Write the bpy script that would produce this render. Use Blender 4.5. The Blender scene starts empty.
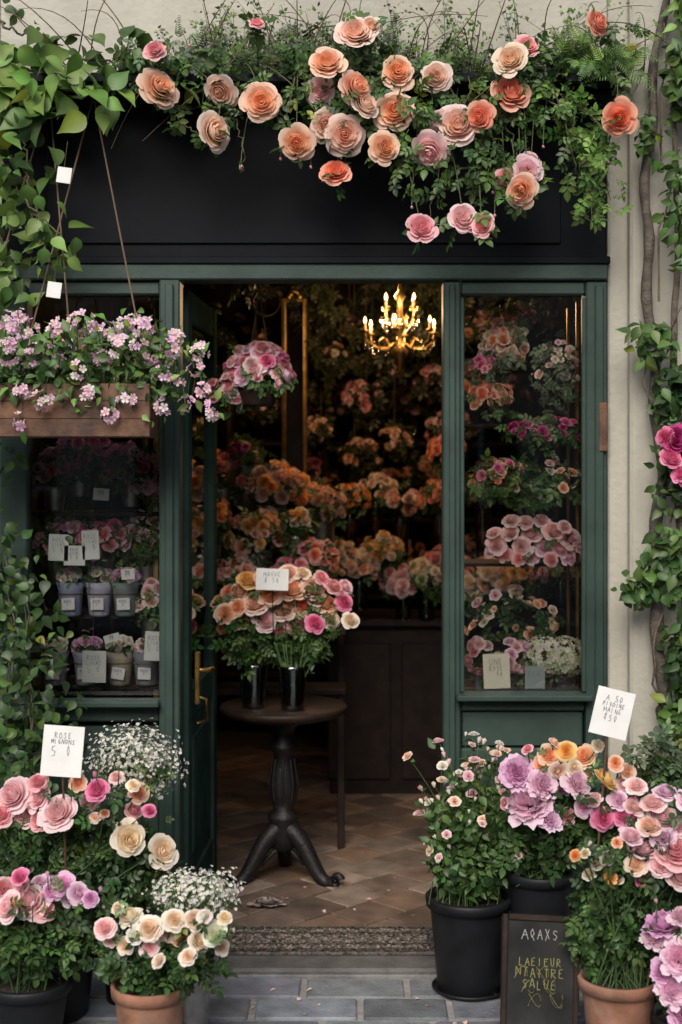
import bpy, bmesh, math
import numpy as np
from mathutils import Vector, Matrix
rng=np.random.default_rng(11)
R=math.radians
scene=bpy.context.scene
# ------------------------------------------------------------------ materials
MATS={}
def mat(name,color=None,rough=.6,metal=0.,nscale=8.,namt=.25,bump=0.,bscale=60.,transl=0.,spec=.5,emis=None,streak=False,color2=None,det=3):
    m=bpy.data.materials.new(name); m.use_nodes=True
    nt=m.node_tree; N=nt.nodes; L=nt.links
    for n in list(N): N.remove(n)
    out=N.new('ShaderNodeOutputMaterial'); p=N.new('ShaderNodeBsdfPrincipled')
    p.inputs['Roughness'].default_value=rough; p.inputs['Metallic'].default_value=metal
    p.inputs['Specular IOR Level'].default_value=spec
    tc=N.new('ShaderNodeTexCoord')
    nz=N.new('ShaderNodeTexNoise'); nz.inputs['Scale'].default_value=nscale; nz.inputs['Detail'].default_value=det
    mp=N.new('ShaderNodeMapping')
    if streak: mp.inputs['Scale'].default_value=(1,1,.18)
    L.new(tc.outputs['Object'],mp.inputs['Vector']); L.new(mp.outputs['Vector'],nz.inputs['Vector'])
    if color is None:
        a=N.new('ShaderNodeAttribute'); a.attribute_name='Col'; src=a.outputs['Color']
    else:
        a=N.new('ShaderNodeRGB'); a.outputs[0].default_value=(*color,1); src=a.outputs[0]
    rmp=N.new('ShaderNodeMapRange'); rmp.inputs['From Min'].default_value=.3; rmp.inputs['From Max'].default_value=.7
    rmp.inputs['To Min'].default_value=1-namt; rmp.inputs['To Max'].default_value=1+namt*.6
    L.new(nz.outputs['Fac'],rmp.inputs['Value'])
    if color2 is not None:
        mx0=N.new('ShaderNodeMix'); mx0.data_type='RGBA'
        r2=N.new('ShaderNodeMapRange'); r2.inputs['From Min'].default_value=.42; r2.inputs['From Max'].default_value=.68
        nz2=N.new('ShaderNodeTexNoise'); nz2.inputs['Scale'].default_value=nscale*.45; nz2.inputs['Detail'].default_value=7; nz2.inputs['Roughness'].default_value=.65
        L.new(mp.outputs['Vector'],nz2.inputs['Vector']); L.new(nz2.outputs['Fac'],r2.inputs['Value'])
        L.new(r2.outputs[0],mx0.inputs['Factor']); L.new(src,mx0.inputs['A']); mx0.inputs['B'].default_value=(*color2,1)
        src=mx0.outputs['Result']
    mx=N.new('ShaderNodeVectorMath'); mx.operation='SCALE'
    L.new(src,mx.inputs[0]); L.new(rmp.outputs[0],mx.inputs['Scale'])
    L.new(mx.outputs[0],p.inputs['Base Color'])
    if bump>0:
        bz=N.new('ShaderNodeTexNoise'); bz.inputs['Scale'].default_value=bscale; bz.inputs['Detail'].default_value=4
        L.new(tc.outputs['Object'],bz.inputs['Vector'])
        bp=N.new('ShaderNodeBump'); bp.inputs['Strength'].default_value=bump; bp.inputs['Distance'].default_value=.01
        L.new(bz.outputs['Fac'],bp.inputs['Height']); L.new(bp.outputs[0],p.inputs['Normal'])
    if emis:
        p.inputs['Emission Color'].default_value=(*emis[0],1); p.inputs['Emission Strength'].default_value=emis[1]
    if transl>0:
        t=N.new('ShaderNodeBsdfTranslucent'); L.new(mx.outputs[0],t.inputs['Color'])
        ms=N.new('ShaderNodeMixShader'); ms.inputs[0].default_value=transl
        L.new(p.outputs[0],ms.inputs[1]); L.new(t.outputs[0],ms.inputs[2]); L.new(ms.outputs[0],out.inputs[0])
    else: L.new(p.outputs[0],out.inputs[0])
    MATS[name]=m; return m
mat('petal',None,.7,nscale=25,namt=.07,transl=.42,spec=.12,det=0)
mat('leaf',None,.45,nscale=18,namt=.25,transl=.22,spec=.4,det=0)
mat('bark',None,.85,nscale=30,namt=.45,bump=.6,bscale=90)
mat('matte',None,.7,nscale=20,namt=.18)
mat('card',None,.75,nscale=15,namt=.06)
mat('plaster',(.45,.43,.37),.9,nscale=2.2,namt=.18,bump=.4,bscale=35,streak=True,color2=(.29,.275,.22))
mat('green_paint',(.034,.058,.047),.5,nscale=5,namt=.28,bump=.10,bscale=45,spec=.3,color2=(.022,.043,.035))
mat('door_paint',(.034,.058,.047),.85,nscale=5,namt=.28,bump=.10,bscale=45,spec=.0,color2=(.022,.043,.035))
mat('navy_paint',(.0045,.0060,.0085),.6,nscale=3,namt=.3,bump=.06,bscale=20,spec=.12)
mat('dark_wood',(.022,.013,.009),.55,nscale=12,namt=.45,bump=.2,spec=.25)
mat('cast_iron',(.010,.009,.009),.5,nscale=30,namt=.4,bump=.3,bscale=90,spec=.35)
mat('box_wood',(.13,.062,.032),.75,nscale=14,namt=.5,bump=.5,bscale=40,color2=(.06,.034,.022))
mat('terracotta',(.27,.125,.075),.85,nscale=12,namt=.35,bump=.2,color2=(.30,.20,.15))
mat('black_plastic',(.009,.010,.012),.5,nscale=10,namt=.4,bump=.05,spec=.3)
mat('tile',None,.5,nscale=9,namt=.45,bump=.25,bscale=70,det=5)
mat('slab',None,.7,nscale=11,namt=.38,bump=.6,bscale=80,det=6)
mat('mortar',(.26,.25,.23),.95,nscale=30,namt=.3,bump=.3)
mat('grout',(.05,.04,.033),.95,nscale=30,namt=.3)
mat('mat_fibre',(.15,.125,.10),1.,nscale=70,namt=.6,bump=1.,bscale=160,color2=(.06,.05,.042))
mat('brass',(.42,.26,.09),.35,metal=1.,nscale=20,namt=.4)
mat('zinc',(.40,.40,.39),.42,metal=1.,nscale=18,namt=.4,bump=.15)
mat('mirror',(.10,.085,.07),.15,metal=1.,nscale=5,namt=.3)
mat('soil',(.03,.02,.014),1.,nscale=40,namt=.5,bump=.8)
mat('slate',(.016,.017,.016),.75,nscale=9,namt=.4,color2=(.035,.035,.033),spec=.2)
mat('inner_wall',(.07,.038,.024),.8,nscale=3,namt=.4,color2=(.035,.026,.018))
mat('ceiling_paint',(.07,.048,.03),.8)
mat('asphalt',(.05,.05,.05),.9,nscale=40,namt=.3,bump=.4)
mat('bulb',(1,.8,.5),.4,emis=((1,.58,.20),9.))
mat('rope',(.12,.08,.05),.9)
def glass(name,tint,fac=1.0):
    m=bpy.data.materials.new(name); m.use_nodes=True; N=m.node_tree.nodes; L=m.node_tree.links
    for n in list(N): N.remove(n)
    o=N.new('ShaderNodeOutputMaterial'); t=N.new('ShaderNodeBsdfTransparent'); t.inputs[0].default_value=(*tint,1)
    g=N.new('ShaderNodeBsdfGlossy'); g.inputs['Roughness'].default_value=.02
    f=N.new('ShaderNodeFresnel'); f.inputs['IOR'].default_value=1.5
    nz=N.new('ShaderNodeTexNoise'); nz.inputs['Scale'].default_value=1.3
    bp=N.new('ShaderNodeBump'); bp.inputs['Strength'].default_value=.05; bp.inputs['Distance'].default_value=.02
    L.new(nz.outputs['Fac'],bp.inputs['Height']); L.new(bp.outputs[0],g.inputs['Normal'])
    mm=N.new('ShaderNodeMath'); mm.operation='MULTIPLY'; mm.inputs[1].default_value=fac; L.new(f.outputs[0],mm.inputs[0])
    x=N.new('ShaderNodeMixShader'); L.new(mm.outputs[0],x.inputs[0]); L.new(t.outputs[0],x.inputs[1]); L.new(g.outputs[0],x.inputs[2]); L.new(x.outputs[0],o.inputs[0])
    MATS[name]=m
glass('window_glass',(.93,.94,.93),1.9)
glass('vase_glass',(.75,.82,.78),2.2)
glass('smoked_glass',(.62,.66,.64),4.5)

# ------------------------------------------------------------------ mesh builder
def norm(a):
    a=np.asarray(a,float); return a/np.maximum(np.linalg.norm(a,axis=-1,keepdims=True),1e-9)
class B:
    def __init__(s,name): s.name=name; s.V=[];s.F=[];s.C=[];s.mats=[];s.n=0
    def mi(s,m):
        if m not in s.mats: s.mats.append(m)
        return s.mats.index(m)
    def add(s,V,F,m,col=(1,1,1),smooth=True):
        V=np.asarray(V,float).reshape(-1,3)
        C=np.asarray(col,float)
        if C.ndim==1: C=np.tile(C,(len(V),1))
        mi=s.mi(m)
        groups={}
        if isinstance(F,np.ndarray): groups[F.shape[1]]=F
        else:
            for f in F: groups.setdefault(len(f),[]).append(f)
        for k,f in groups.items(): s.F.append((np.asarray(f,int)+s.n,mi,smooth))
        s.V.append(V); s.C.append(C); s.n+=len(V)
    def inst(s,tpl,M,T,m,cin,cout):
        V,F,g=tpl; N=len(T)
        if N==0: return
        VV=np.einsum('nij,vj->nvi',M,V)+np.asarray(T)[:,None,:]
        cin=np.asarray(cin);cout=np.asarray(cout)
        CC=cin[:,None,:]*(1-g)[None,:,None]+cout[:,None,:]*g[None,:,None]
        FF=(F[None,:,:]+(np.arange(N)*len(V))[:,None,None]).reshape(-1,F.shape[1])
        s.add(VV.reshape(-1,3),FF,m,CC.reshape(-1,3))
    def box(s,c,size,m,bev=.004,M=None,col=(1,1,1)):
        hx,hy,hz=[q/2 for q in size]; b=min(bev,hx*.45,hy*.45,hz*.45)
        bm=bmesh.new(); bmesh.ops.create_cube(bm,size=1)
        for v in bm.verts: v.co=Vector((v.co.x*size[0],v.co.y*size[1],v.co.z*size[2]))
        if b>0: bmesh.ops.bevel(bm,geom=list(bm.edges),offset=b,segments=1,affect='EDGES',profile=.5)
        bm.verts.ensure_lookup_table()
        V=np.array([v.co[:] for v in bm.verts])+np.array(c); F=[[v.index for v in f.verts] for f in bm.faces]
        bm.free()
        if M is not None:
            A=np.array(M); V=V@A[:3,:3].T+A[:3,3]
        s.add(V,F,m,col,smooth=False)
    def lathe(s,c,prof,m,seg=28,col=(1,1,1),M=None):
        a=np.linspace(0,2*np.pi,seg,endpoint=False); V=[];n=len(prof)
        for r,z in prof: V+= [(r*math.cos(t),r*math.sin(t),z) for t in a]
        F=[[i*seg+j,i*seg+(j+1)%seg,(i+1)*seg+(j+1)%seg,(i+1)*seg+j] for i in range(n-1) for j in range(seg)]
        V=np.array(V)
        if M is not None: V=V@np.array(M)[:3,:3].T
        s.add(V+np.array(c),F,m,col)
    def tube(s,pts,r,m,k=5,col=(1,1,1)):
        P=np.asarray(pts,float);n=len(P); r=np.broadcast_to(np.asarray(r,float),(n,))
        T=norm(np.gradient(P,axis=0)); up=np.array([0.31,.17,.93]) if abs(T[0][2])<.9 else np.array([1,.1,0])
        X=norm(np.cross(T,up)); Y=np.cross(T,X)
        a=np.linspace(0,2*np.pi,k,endpoint=False)
        V=P[:,None,:]+r[:,None,None]*(np.cos(a)[None,:,None]*X[:,None,:]+np.sin(a)[None,:,None]*Y[:,None,:])
        F=np.array([[i*k+j,i*k+(j+1)%k,(i+1)*k+(j+1)%k,(i+1)*k+j] for i in range(n-1) for j in range(k)])
        s.add(V.reshape(-1,3),F,m,col)
    def done(s,parent=None):
        me=bpy.data.meshes.new(s.name)
        V=np.concatenate(s.V); me.vertices.add(len(V)); me.vertices.foreach_set('co',V.ravel())
        lv=np.concatenate([f.ravel() for f,_,_ in s.F]); tot=np.concatenate([np.full(len(f),f.shape[1]) for f,_,_ in s.F])
        mi=np.concatenate([np.full(len(f),m) for f,m,_ in s.F]); sm=np.concatenate([np.full(len(f),t) for f,_,t in s.F])
        me.loops.add(len(lv)); me.loops.foreach_set('vertex_index',lv.astype(np.int32))
        me.polygons.add(len(tot)); me.polygons.foreach_set('loop_start',np.concatenate([[0],np.cumsum(tot)[:-1]]).astype(np.int32))
        for m in s.mats: me.materials.append(MATS[m])
        me.update(calc_edges=True)
        me.polygons.foreach_set('material_index',mi.astype(np.int32)); me.polygons.foreach_set('use_smooth',sm.astype(bool))
        C=np.concatenate(s.C); at=me.attributes.new('Col','FLOAT_COLOR','POINT')
        at.data.foreach_set('color',np.concatenate([C,np.ones((len(C),1))],1).ravel().astype(np.float32))
        me.update()
        o=bpy.data.objects.new(s.name,me); scene.collection.objects.link(o)
        if parent: o.parent=parent
        return o
def empty(name):
    o=bpy.data.objects.new(name,None); scene.collection.objects.link(o); return o

# ------------------------------------------------------------------ templates
def bloom(rings,nu,nv,seed=0,ruffle=0.,jit=1.):
    """rings: (count, rim radius, base radius, rim height, base height, roll) per whorl, inner to outer"""
    g=np.random.default_rng(seed); V=[];F=[];G=[];off=0; K=len(rings); cx,cy=g.normal(0,.05,2)
    for ri,(n,Rk,rb,zt,zb,roll) in enumerate(rings):
        t=ri/(K-1); a0=g.uniform(0,6.28)
        for i in range(n):
            ang=a0+2*np.pi*i/n+g.normal(0,.13*jit); w=np.pi/n*(1.42 if ri<2 else 1.30)*(1+g.normal(0,.07*jit))
            Rr=Rk*(1+g.normal(0,.055*jit)); z1=zt+g.normal(0,.035*jit); ph=g.uniform(0,6)
            u=np.linspace(-1,1,nu+1); v=np.linspace(0,1,nv+1); U,W=np.meshgrid(u,v)
            ve=W*(1-.27*np.abs(U)**2.4)
            a_=2.1-.7*t
            rr=rb+(Rr-rb)*(1-(1-ve)**a_)+.035*U*(1-.3*t)*ve
            zz=zb+(z1-zb)*ve**(1.35-.2*t)+.05*t*U**2*ve
            k=np.clip((ve-.60)/.40,0,1)
            rr=rr+np.where(roll>0,.05,.16)*roll*k**1.3; zz=zz-max(roll,0)*.13*k**2
            zz=zz-.03*np.exp(-(U/.3)**2)*k*t
            rr=rr+(.018+.05*ruffle)*np.sin(U*(4+4*ruffle)+ph)*ve**2; zz=zz+(.018+.06*ruffle)*np.sin(U*(5+5*ruffle)+ph*2)*ve**2
            A=ang+U*w*(1-.12*W*t)
            P=np.stack([rr*np.cos(A)+cx*(1-t),rr*np.sin(A)+cy*(1-t),zz],-1).reshape(-1,3)
            V.append(P+g.normal(0,.007,3)); G.append(np.clip(.08+.72*t+.42*(ve-.62)+g.normal(0,.04),0,1).ravel())
            for a in range(nv):
                for b in range(nu):
                    p=off+a*(nu+1)+b; F.append([p,p+1,p+nu+2,p+nu+1])
            off+=len(P)
    V=np.concatenate(V); V[:,2]-=.28
    return V,np.array(F),np.concatenate(G)
def rose_r(o): # o = openness
    return [(3,.08,.02,.68,.25,-.3),(4,.17,.05,.665,.22,-.35),(5,.28,.10,.65,.18,-.25),(5,.40,.16,.62,.14,-.12),(6,.53,.22,.57-.03*o,.10,.05),(6,.67,.28,.50-.07*o,.04,.3),(6,.82,.32,.42-.13*o,.0,.65),(6,.97,.32,.34-.20*o,-.06,1.0)]
ROSE=[bloom(rose_r(o),5,5,s) for s,o in ((1,.9),(2,.1),(3,.5),(4,1.1),(12,.7),(13,.3))]
ROSEL=[bloom([(3,.12,.03,.68,.25,-.3),(4,.28,.10,.64,.2,-.2),(5,.48,.20,.57,.1,.05),(6,.72,.28,.43,.02,.4),(6,.95,.3,.26,-.04,.8)],3,3,s) for s in (5,6,7)]
PEONY=[bloom([(4,.14,.02,.80,.2,-.2),(6,.28,.06,.80,.18,-.2),(7,.42,.12,.76,.14,0),(8,.56,.18,.68,.10,.1),(8,.70,.24,.56,.06,.3),(8,.84,.28,.40,.0,.6),(8,.98,.3,.20,-.06,.9)],5,5,s,ruffle=1.,jit=1.8) for s in (8,9)]
BUD=[bloom([(2,.10,.03,1.1,-.1,-.3),(3,.24,.10,1.05,-.15,-.5),(4,.36,.14,.95,-.15,-.6),(4,.44,.14,.85,-.2,-.1)],3,4,s) for s in (10,11)]
def floret(n=5,cup=.25):
    V=[];F=[];G=[];off=0
    for i in range(n):
        a=2*np.pi*i/n
        for (l,wd,z) in ((0.05,.03,0),(.55,.34,cup*.5),(.95,.26,cup)):
            for sg in(-1,1):
                p=np.array([l,sg*wd,z+ .04*sg]); V.append((p[0]*math.cos(a)-p[1]*math.sin(a),p[0]*math.sin(a)+p[1]*math.cos(a),p[2])); G.append(min(1,l*1.2))
        F+=[[off,off+2,off+3,off+1],[off+2,off+4,off+5,off+3]]; off+=6
    return np.array(V),np.array(F),np.array(G)
FLORET=floret()
def leaf_tpl(ws,fold=.12,bend=.25,wid=.3):
    V=[];G=[];F=[];n=len(ws)
    for i,w in enumerate(ws):
        y=i/(n-1); z=-bend*y*y
        V+=[(-w*wid,y-.03*w,z+fold*w),(0,y,z),(w*wid,y-.03*w,z+fold*w)]; G+=[.9,.25,.9]
    for i in range(n-1):
        a=i*3; F+=[[a,a+1,a+4,a+3],[a+1,a+2,a+5,a+4]]
    return np.array(V),np.array(F),np.array(G)
LEAF=leaf_tpl([.03,.62,.95,.98,.72,.36,.02])
BIGLEAF=leaf_tpl([.06,.66,.95,1.04,1.0,.80,.48,.20,.02],fold=.10,bend=.32,wid=.34)
THIN=leaf_tpl([.1,.9,.9,.02],wid=.12,bend=.3)
def xform(tpl,S,ang,pos,tilt=0):
    V,F,g=tpl; c,s=math.cos(ang),math.sin(ang)
    W=V*S; W=np.stack([W[:,0]*c-W[:,1]*s,W[:,0]*s+W[:,1]*c,W[:,2]],1)+np.array(pos); return W,F,g
def combine(ts):
    V=[];F=[];G=[];o=0
    for v,f,g in ts: V.append(v);F.append(f+o);G.append(g);o+=len(v)
    return np.concatenate(V),np.concatenate(F),np.concatenate(G)
def rachis(l,w=.012):
    V=[];F=[];n=5
    for i in range(n):
        y=l*i/(n-1); V+=[(-w,y,-.22*y*y),(w,y,-.22*y*y)]
    for i in range(n-1): F.append([2*i,2*i+1,2*i+3,2*i+2])
    return np.array(V),np.array(F),np.full(len(V),.1)
lf5=leaf_tpl([.05,.8,1,.7,.03],fold=.12,bend=.2,wid=.32)
SPRIG=combine([rachis(.7),xform(lf5,.45,0,(0,.62,-.09)),xform(lf5,.38,1.1,(-.01,.5,-.05)),xform(lf5,.38,-1.1,(.01,.5,-.05)),xform(lf5,.33,1.25,(-.01,.25,-.01)),xform(lf5,.33,-1.25,(.01,.25,-.01))])
FERN=combine([rachis(1.,.008)]+[xform(THIN,.34*(1-.75*i/9),sg*1.05,(0,.08+.9*i/9,-.22*(.08+.9*i/9)**2)) for i in range(10) for sg in(-1,1)])
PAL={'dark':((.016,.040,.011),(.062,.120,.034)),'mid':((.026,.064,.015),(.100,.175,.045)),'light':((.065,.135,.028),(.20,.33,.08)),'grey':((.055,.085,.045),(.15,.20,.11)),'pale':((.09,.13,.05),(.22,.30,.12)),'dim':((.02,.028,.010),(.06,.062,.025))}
COL={'peach':((.93,.43,.18),(.92,.72,.59)),'pale':((.92,.56,.36),(.92,.80,.73)),'pink':((.84,.32,.36),(.89,.60,.61)),'ppink':((.89,.53,.53),(.92,.76,.76)),
'coral':((.90,.28,.14),(.91,.53,.41)),'orange':((.93,.38,.09),(.92,.60,.30)),'magenta':((.42,.02,.14),(.66,.10,.32)),'hot':((.76,.12,.30),(.87,.38,.55)),
'cream':((.91,.70,.46),(.92,.87,.79)),'white':((.85,.80,.62),(.88,.87,.83)),'lilac':((.78,.38,.60),(.88,.62,.80)),'lilacp':((.86,.54,.67),(.91,.75,.82)),'yellow':((.92,.52,.12),(.92,.73,.38)),'greenw':((.34,.42,.16),(.66,.70,.46))}
def colarr(names,N):
    names=[names] if isinstance(names,str) else names
    k=rng.integers(0,len(names),N); ci=np.array([COL[names[i]][0] for i in k]).reshape(-1,3); co=np.array([COL[names[i]][1] for i in k]).reshape(-1,3)
    j=1+rng.normal(0,.045,(N,1))+rng.normal(0,.02,(N,3)); return np.clip(ci*j,0,.95),np.clip(co*j,0,.95)
def axis_M(ax,r):
    ax=norm(ax); N=len(ax); q=rng.normal(size=(N,3)); X=norm(np.cross(ax,q)); Y=np.cross(ax,X)
    return np.stack([X,Y,ax],-1)*np.asarray(r).reshape(-1,1,1)
def heads(b,tpls,P,ax,r,ci,co):
    P=np.asarray(P);N=len(P)
    if N==0: return
    k=rng.integers(0,len(tpls),N); M=axis_M(ax,r)*rng.uniform(.92,1.08,(N,1,3))
    for i,t in enumerate(tpls):
        s=k==i
        if s.any(): b.inst(t,M[s],P[s],'petal',ci[s],co[s])
def leaves(b,tpl,P,outw,size,pal,droop=.3,spread=.7,bright=1.):
    P=np.asarray(P,float).reshape(-1,3);N=len(P)
    if N==0:return
    n=norm(np.asarray(outw,float)+rng.normal(0,spread,(N,3))); d=rng.normal(size=(N,3)); d[:,2]-=droop
    d=d-(d*n).sum(1,keepdims=True)*n; d=norm(d); n=norm(n-(n*d).sum(1,keepdims=True)*d)
    X=np.cross(d,n); sz=np.broadcast_to(np.asarray(size,float),(N,))*rng.uniform(.6,1.25,N)
    M=np.stack([X,d,n],-1)*sz[:,None,None]
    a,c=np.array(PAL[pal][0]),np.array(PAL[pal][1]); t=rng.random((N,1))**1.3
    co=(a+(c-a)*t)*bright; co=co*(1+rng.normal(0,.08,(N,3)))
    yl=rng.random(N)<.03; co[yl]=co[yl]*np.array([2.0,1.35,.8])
    b.inst(tpl,M,P,'leaf',np.clip(co*1.25,0,1),np.clip(co,0,1))
def poly(pts,n):
    pts=np.asarray(pts,float); seg=np.linalg.norm(np.diff(pts,axis=0),axis=1); c=np.concatenate([[0],np.cumsum(seg)]); s=np.linspace(0,c[-1],n)
    return np.stack([np.interp(s,c,pts[:,i]) for i in range(3)],1)
def bez(a,c,d,n=7):
    t=np.linspace(0,1,n)[:,None]; a,c,d=map(np.asarray,(a,c,d)); return (1-t)**2*a+2*t*(1-t)*c+t*t*d
GREEN=(.06,.11,.035)
def stems(b,base,P,pr=.04,r=.0025,bend=.25,col=GREEN,leaf=None):
    LP=[];base=np.asarray(base,float)
    for p in P:
        s=base+np.array([rng.normal(0,pr),rng.normal(0,pr),0]); mid=(s+p)/2; mid[2]=s[2]+(p[2]-s[2])*.62; mid[:2]=s[:2]+(p[:2]-s[:2])*bend
        q=bez(s,mid,p,8); b.tube(q,np.linspace(r*1.3,r*.8,8),'leaf',4,col)
        if leaf:
            for _ in range(leaf[1]):
                t=rng.uniform(.3,.97)*7; i=int(t); LP.append(q[i]+(q[min(i+1,7)]-q[i])*(t-i)+rng.normal(0,.012,3))
    if leaf and LP:
        LP=np.array(LP); leaves(b,leaf[0],LP,np.array([0,-.35,.7])+norm(LP-np.array([base[0],base[1],LP[:,2].mean()]))*.7,leaf[2],leaf[3])
def ell(center,radii,n,shell=.5,front=True):
    d=norm(rng.normal(size=(n,3)))
    if front: d[:,1]=-np.abs(d[:,1])*np.where(rng.random(n)<.85,1,-1)
    rr=(shell+(1-shell)*rng.random(n))[:,None]; return np.asarray(center)+d*rr*np.asarray(radii),d
def layout(origin,u,lst,y,jit=.03):
    P=np.array([[origin[0]+a*u,y+rng.uniform(-jit,jit),origin[1]+c*u] for a,c,_,_ in lst]); r=np.array([l[2]*u for l in lst])
    cc=[COL[l[3]] for l in lst]; j=1+rng.normal(0,.03,(len(lst),1))+rng.normal(0,.02,(len(lst),3))
    return P,r,np.clip(np.array([c[0] for c in cc])*j,0,.95),np.clip(np.array([c[1] for c in cc])*j,0,.95)
def bouquet(b,c,rad,n,cols,r,pal='dark',tpls=None,leafn=60,lsize=.07,vase=None,ltpl=None):
    tpls=tpls or ROSEL
    P,d=ell(c,rad,n,.82); d[:,2]=np.where(d[:,2]<-.35,-d[:,2],d[:,2]); P=np.asarray(c)+d*np.asarray(rad)*rng.uniform(.75,1.08,(n,1))
    ci,co=colarr(cols,n); heads(b,tpls,P,d+np.array([0,-.5,.25])+rng.normal(0,.3,(n,3)),r*rng.uniform(.6,1.25,n),ci,co)
    Q,e=ell(c,np.array(rad)*1.08,leafn,.4); leaves(b,ltpl or SPRIG,Q,e+np.array([0,-.3,.3]),lsize,pal)
    if vase:
        kind,h,vr=vase; z0=c[2]-rad[2]*.55-h
        b.lathe((c[0],c[1],z0),[(0,0),(vr*.75,0),(vr*.8,.01),(vr,h*.9),(vr*1.05,h),(vr*.95,h),(vr*.9,h*.8)],kind,20)
        for _ in range(8):
            a=rng.uniform(0,6.3); b.tube([(c[0]+vr*.5*math.cos(a),c[1]+vr*.5*math.sin(a),z0+.02),(c[0]+vr*.9*math.cos(a+.5),c[1]+vr*.9*math.sin(a+.5),z0+h),(c[0]+rad[0]*.5*math.cos(a+.5),c[1]+rad[1]*.5*math.sin(a+.5),c[2])],.0025,'leaf',4,GREEN)
def pot(b,c,r,h,m,rim=.02):
    b.lathe(c,[(0,.001),(r*.74,.001),(r*.76,.006),(r*.94,h-rim*2),(r*.95,h-rim*1.8),(r*1.04,h-rim*1.75),(r*1.06,h-.004),(r*1.03,h),(r*.95,h),(r*.93,h-.03)],m,40)
    b.lathe(c,[(0,h-.028),(r*.5,h-.02),(r*.935,h-.03)],'soil',24)
GL={'A':[[(0,0),(.45,1),(.9,0)],[(.2,.4),(.75,.38)]],'M':[[(0,0),(.1,1),(.5,.3),(.85,1),(1,0)]],'N':[[(0,0),(.1,1),(.8,0),(.85,1)]],'R':[[(0,0),(.05,1),(.6,.9),(.6,.55),(.05,.5),(.75,0)]],
'O':[[(.4,1),(.05,.7),(.05,.25),(.4,0),(.75,.3),(.75,.75),(.4,1)]],'L':[[(.1,1),(.05,0),(.65,.05)]],'I':[[(.3,1),(.3,0)]],'E':[[(.65,1),(.1,.95),(.05,0),(.65,.05)],[(.08,.5),(.5,.52)]],'T':[[(0,.95),(.8,1)],[(.4,.98),(.38,0)]],
'U':[[(.05,1),(.1,.2),(.4,0),(.7,.25),(.75,1)]],'S':[[(.7,.9),(.3,1),(.1,.75),(.6,.4),(.5,.05),(.05,.1)]],'X':[[(0,0),(.7,1)],[(.05,1),(.75,0)]],'P':[[(.05,0),(.08,1),(.6,.95),(.62,.55),(.08,.5)]],'Q':[[(.4,1),(.05,.6),(.3,.1),(.75,.5),(.4,1)],[(.45,.3),(.8,-.1)]],'V':[[(0,1),(.4,0),(.8,1)]],
'5':[[(.6,1),(.15,1),(.1,.6),(.6,.5),(.55,.05),(.05,.05)]],'0':[[(.35,1),(.05,.5),(.35,0),(.65,.5),(.35,1)]],'8':[[(.35,.5),(.1,.8),(.4,1),(.6,.8),(.1,.25),(.35,0),(.6,.25),(.35,.5)]],'G':[[(.7,.85),(.35,1),(.05,.5),(.4,0),(.7,.2),(.7,.45),(.4,.45)]],' ':[]}
def write(b,M,lines,w,h,ink,top=.9,th=.0022):
    A=np.array(M)
    for li,(txt,fs) in enumerate(lines):
        lh=h*fs; x=-len(txt)*lh*.40; zc=h*(top-.5)-sum(l[1] for l in lines[:li+1])*h*1.3
        for ch in txt:
            for st in GL.get(ch,[]):
                q=np.array(st)*np.array([lh*.62,lh])+np.array([x,zc+rng.normal(0,lh*.05)])+rng.normal(0,lh*.035,(len(st),2))
                for a,c in zip(q[:-1],q[1:]):
                    d=norm(c-a); nn=np.array([-d[1],d[0]])*th*.5; a2=a-d*th*.3;c2=c+d*th*.3
                    V=np.array([[p[0],-.0032,p[1]] for p in (a2-nn,c2-nn,c2+nn,a2+nn)]); V=V@A[:3,:3].T+A[:3,3]
                    b.add(V,[[0,1,2,3]],'card',ink,False)
            x+=lh*.82
def card(b,c,w,h,lines,roll=0,yaw=0,pitch=0,ink=(.08,.08,.11),paper=(.68,.68,.65),th=.0014):
    M=Matrix.Translation(c)@Matrix.Rotation(yaw,4,'Z')@Matrix.Rotation(roll,4,'Y')@Matrix.Rotation(pitch,4,'X')
    b.box((0,0,0),(w,.004,h),'card',.0008,M,paper); 
    if lines: write(b,M,lines,w,h,ink,th=th)
    return M

# ================================================================== SETTING
b=B('ground'); b.add([(-60,-60,-.14),(60,-60,-.14),(60,60,-.14),(-60,60,-.14)],[[0,1,2,3]],'asphalt',smooth=False); b.done()
b=B('road'); b.add([(-40,-10.4,-.13),(40,-10.4,-.13),(40,-2.6,-.13),(-40,-2.6,-.13)],[[0,1,2,3]],'asphalt',smooth=False); b.done()
b=B('pavement')
b.box((0,-1.28,-.075),(30,2.52,.13),'mortar',.002)
for i in range(30): b.box((-14.5+i,-2.64,-.06),(.985,.18,.14),'slab',.012,None,(.22,.22,.215))
rowy=-.235
while rowy>-2.5:
    dpt=rng.choice([.19,.205,.22]); x=-4.+rng.uniform(0,.3)
    while x<4.:
        w=rng.choice([.30,.36,.42,.34,.26]); c=np.array([.17,.18,.195])*rng.uniform(.65,1.3)*(1+rng.normal(0,.03,3))
        M=Matrix.Translation((x+w/2,rowy-dpt/2,-.014+rng.normal(0,.0022)))@Matrix.Rotation(rng.normal(0,.008),4,'X')@Matrix.Rotation(rng.normal(0,.012),4,'Z')
        b.box((0,0,0),(w-.022,dpt-.022,.024),'slab',.009,M,c); x+=w
    rowy-=dpt
b.done()
b=B('added_reflection_building')  # unseen block added behind camera for window reflections, kept low to admit sky light
b.box((0,-14.,2.6),(28,.4,5.4),'plaster',.01); x=-12.8
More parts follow.
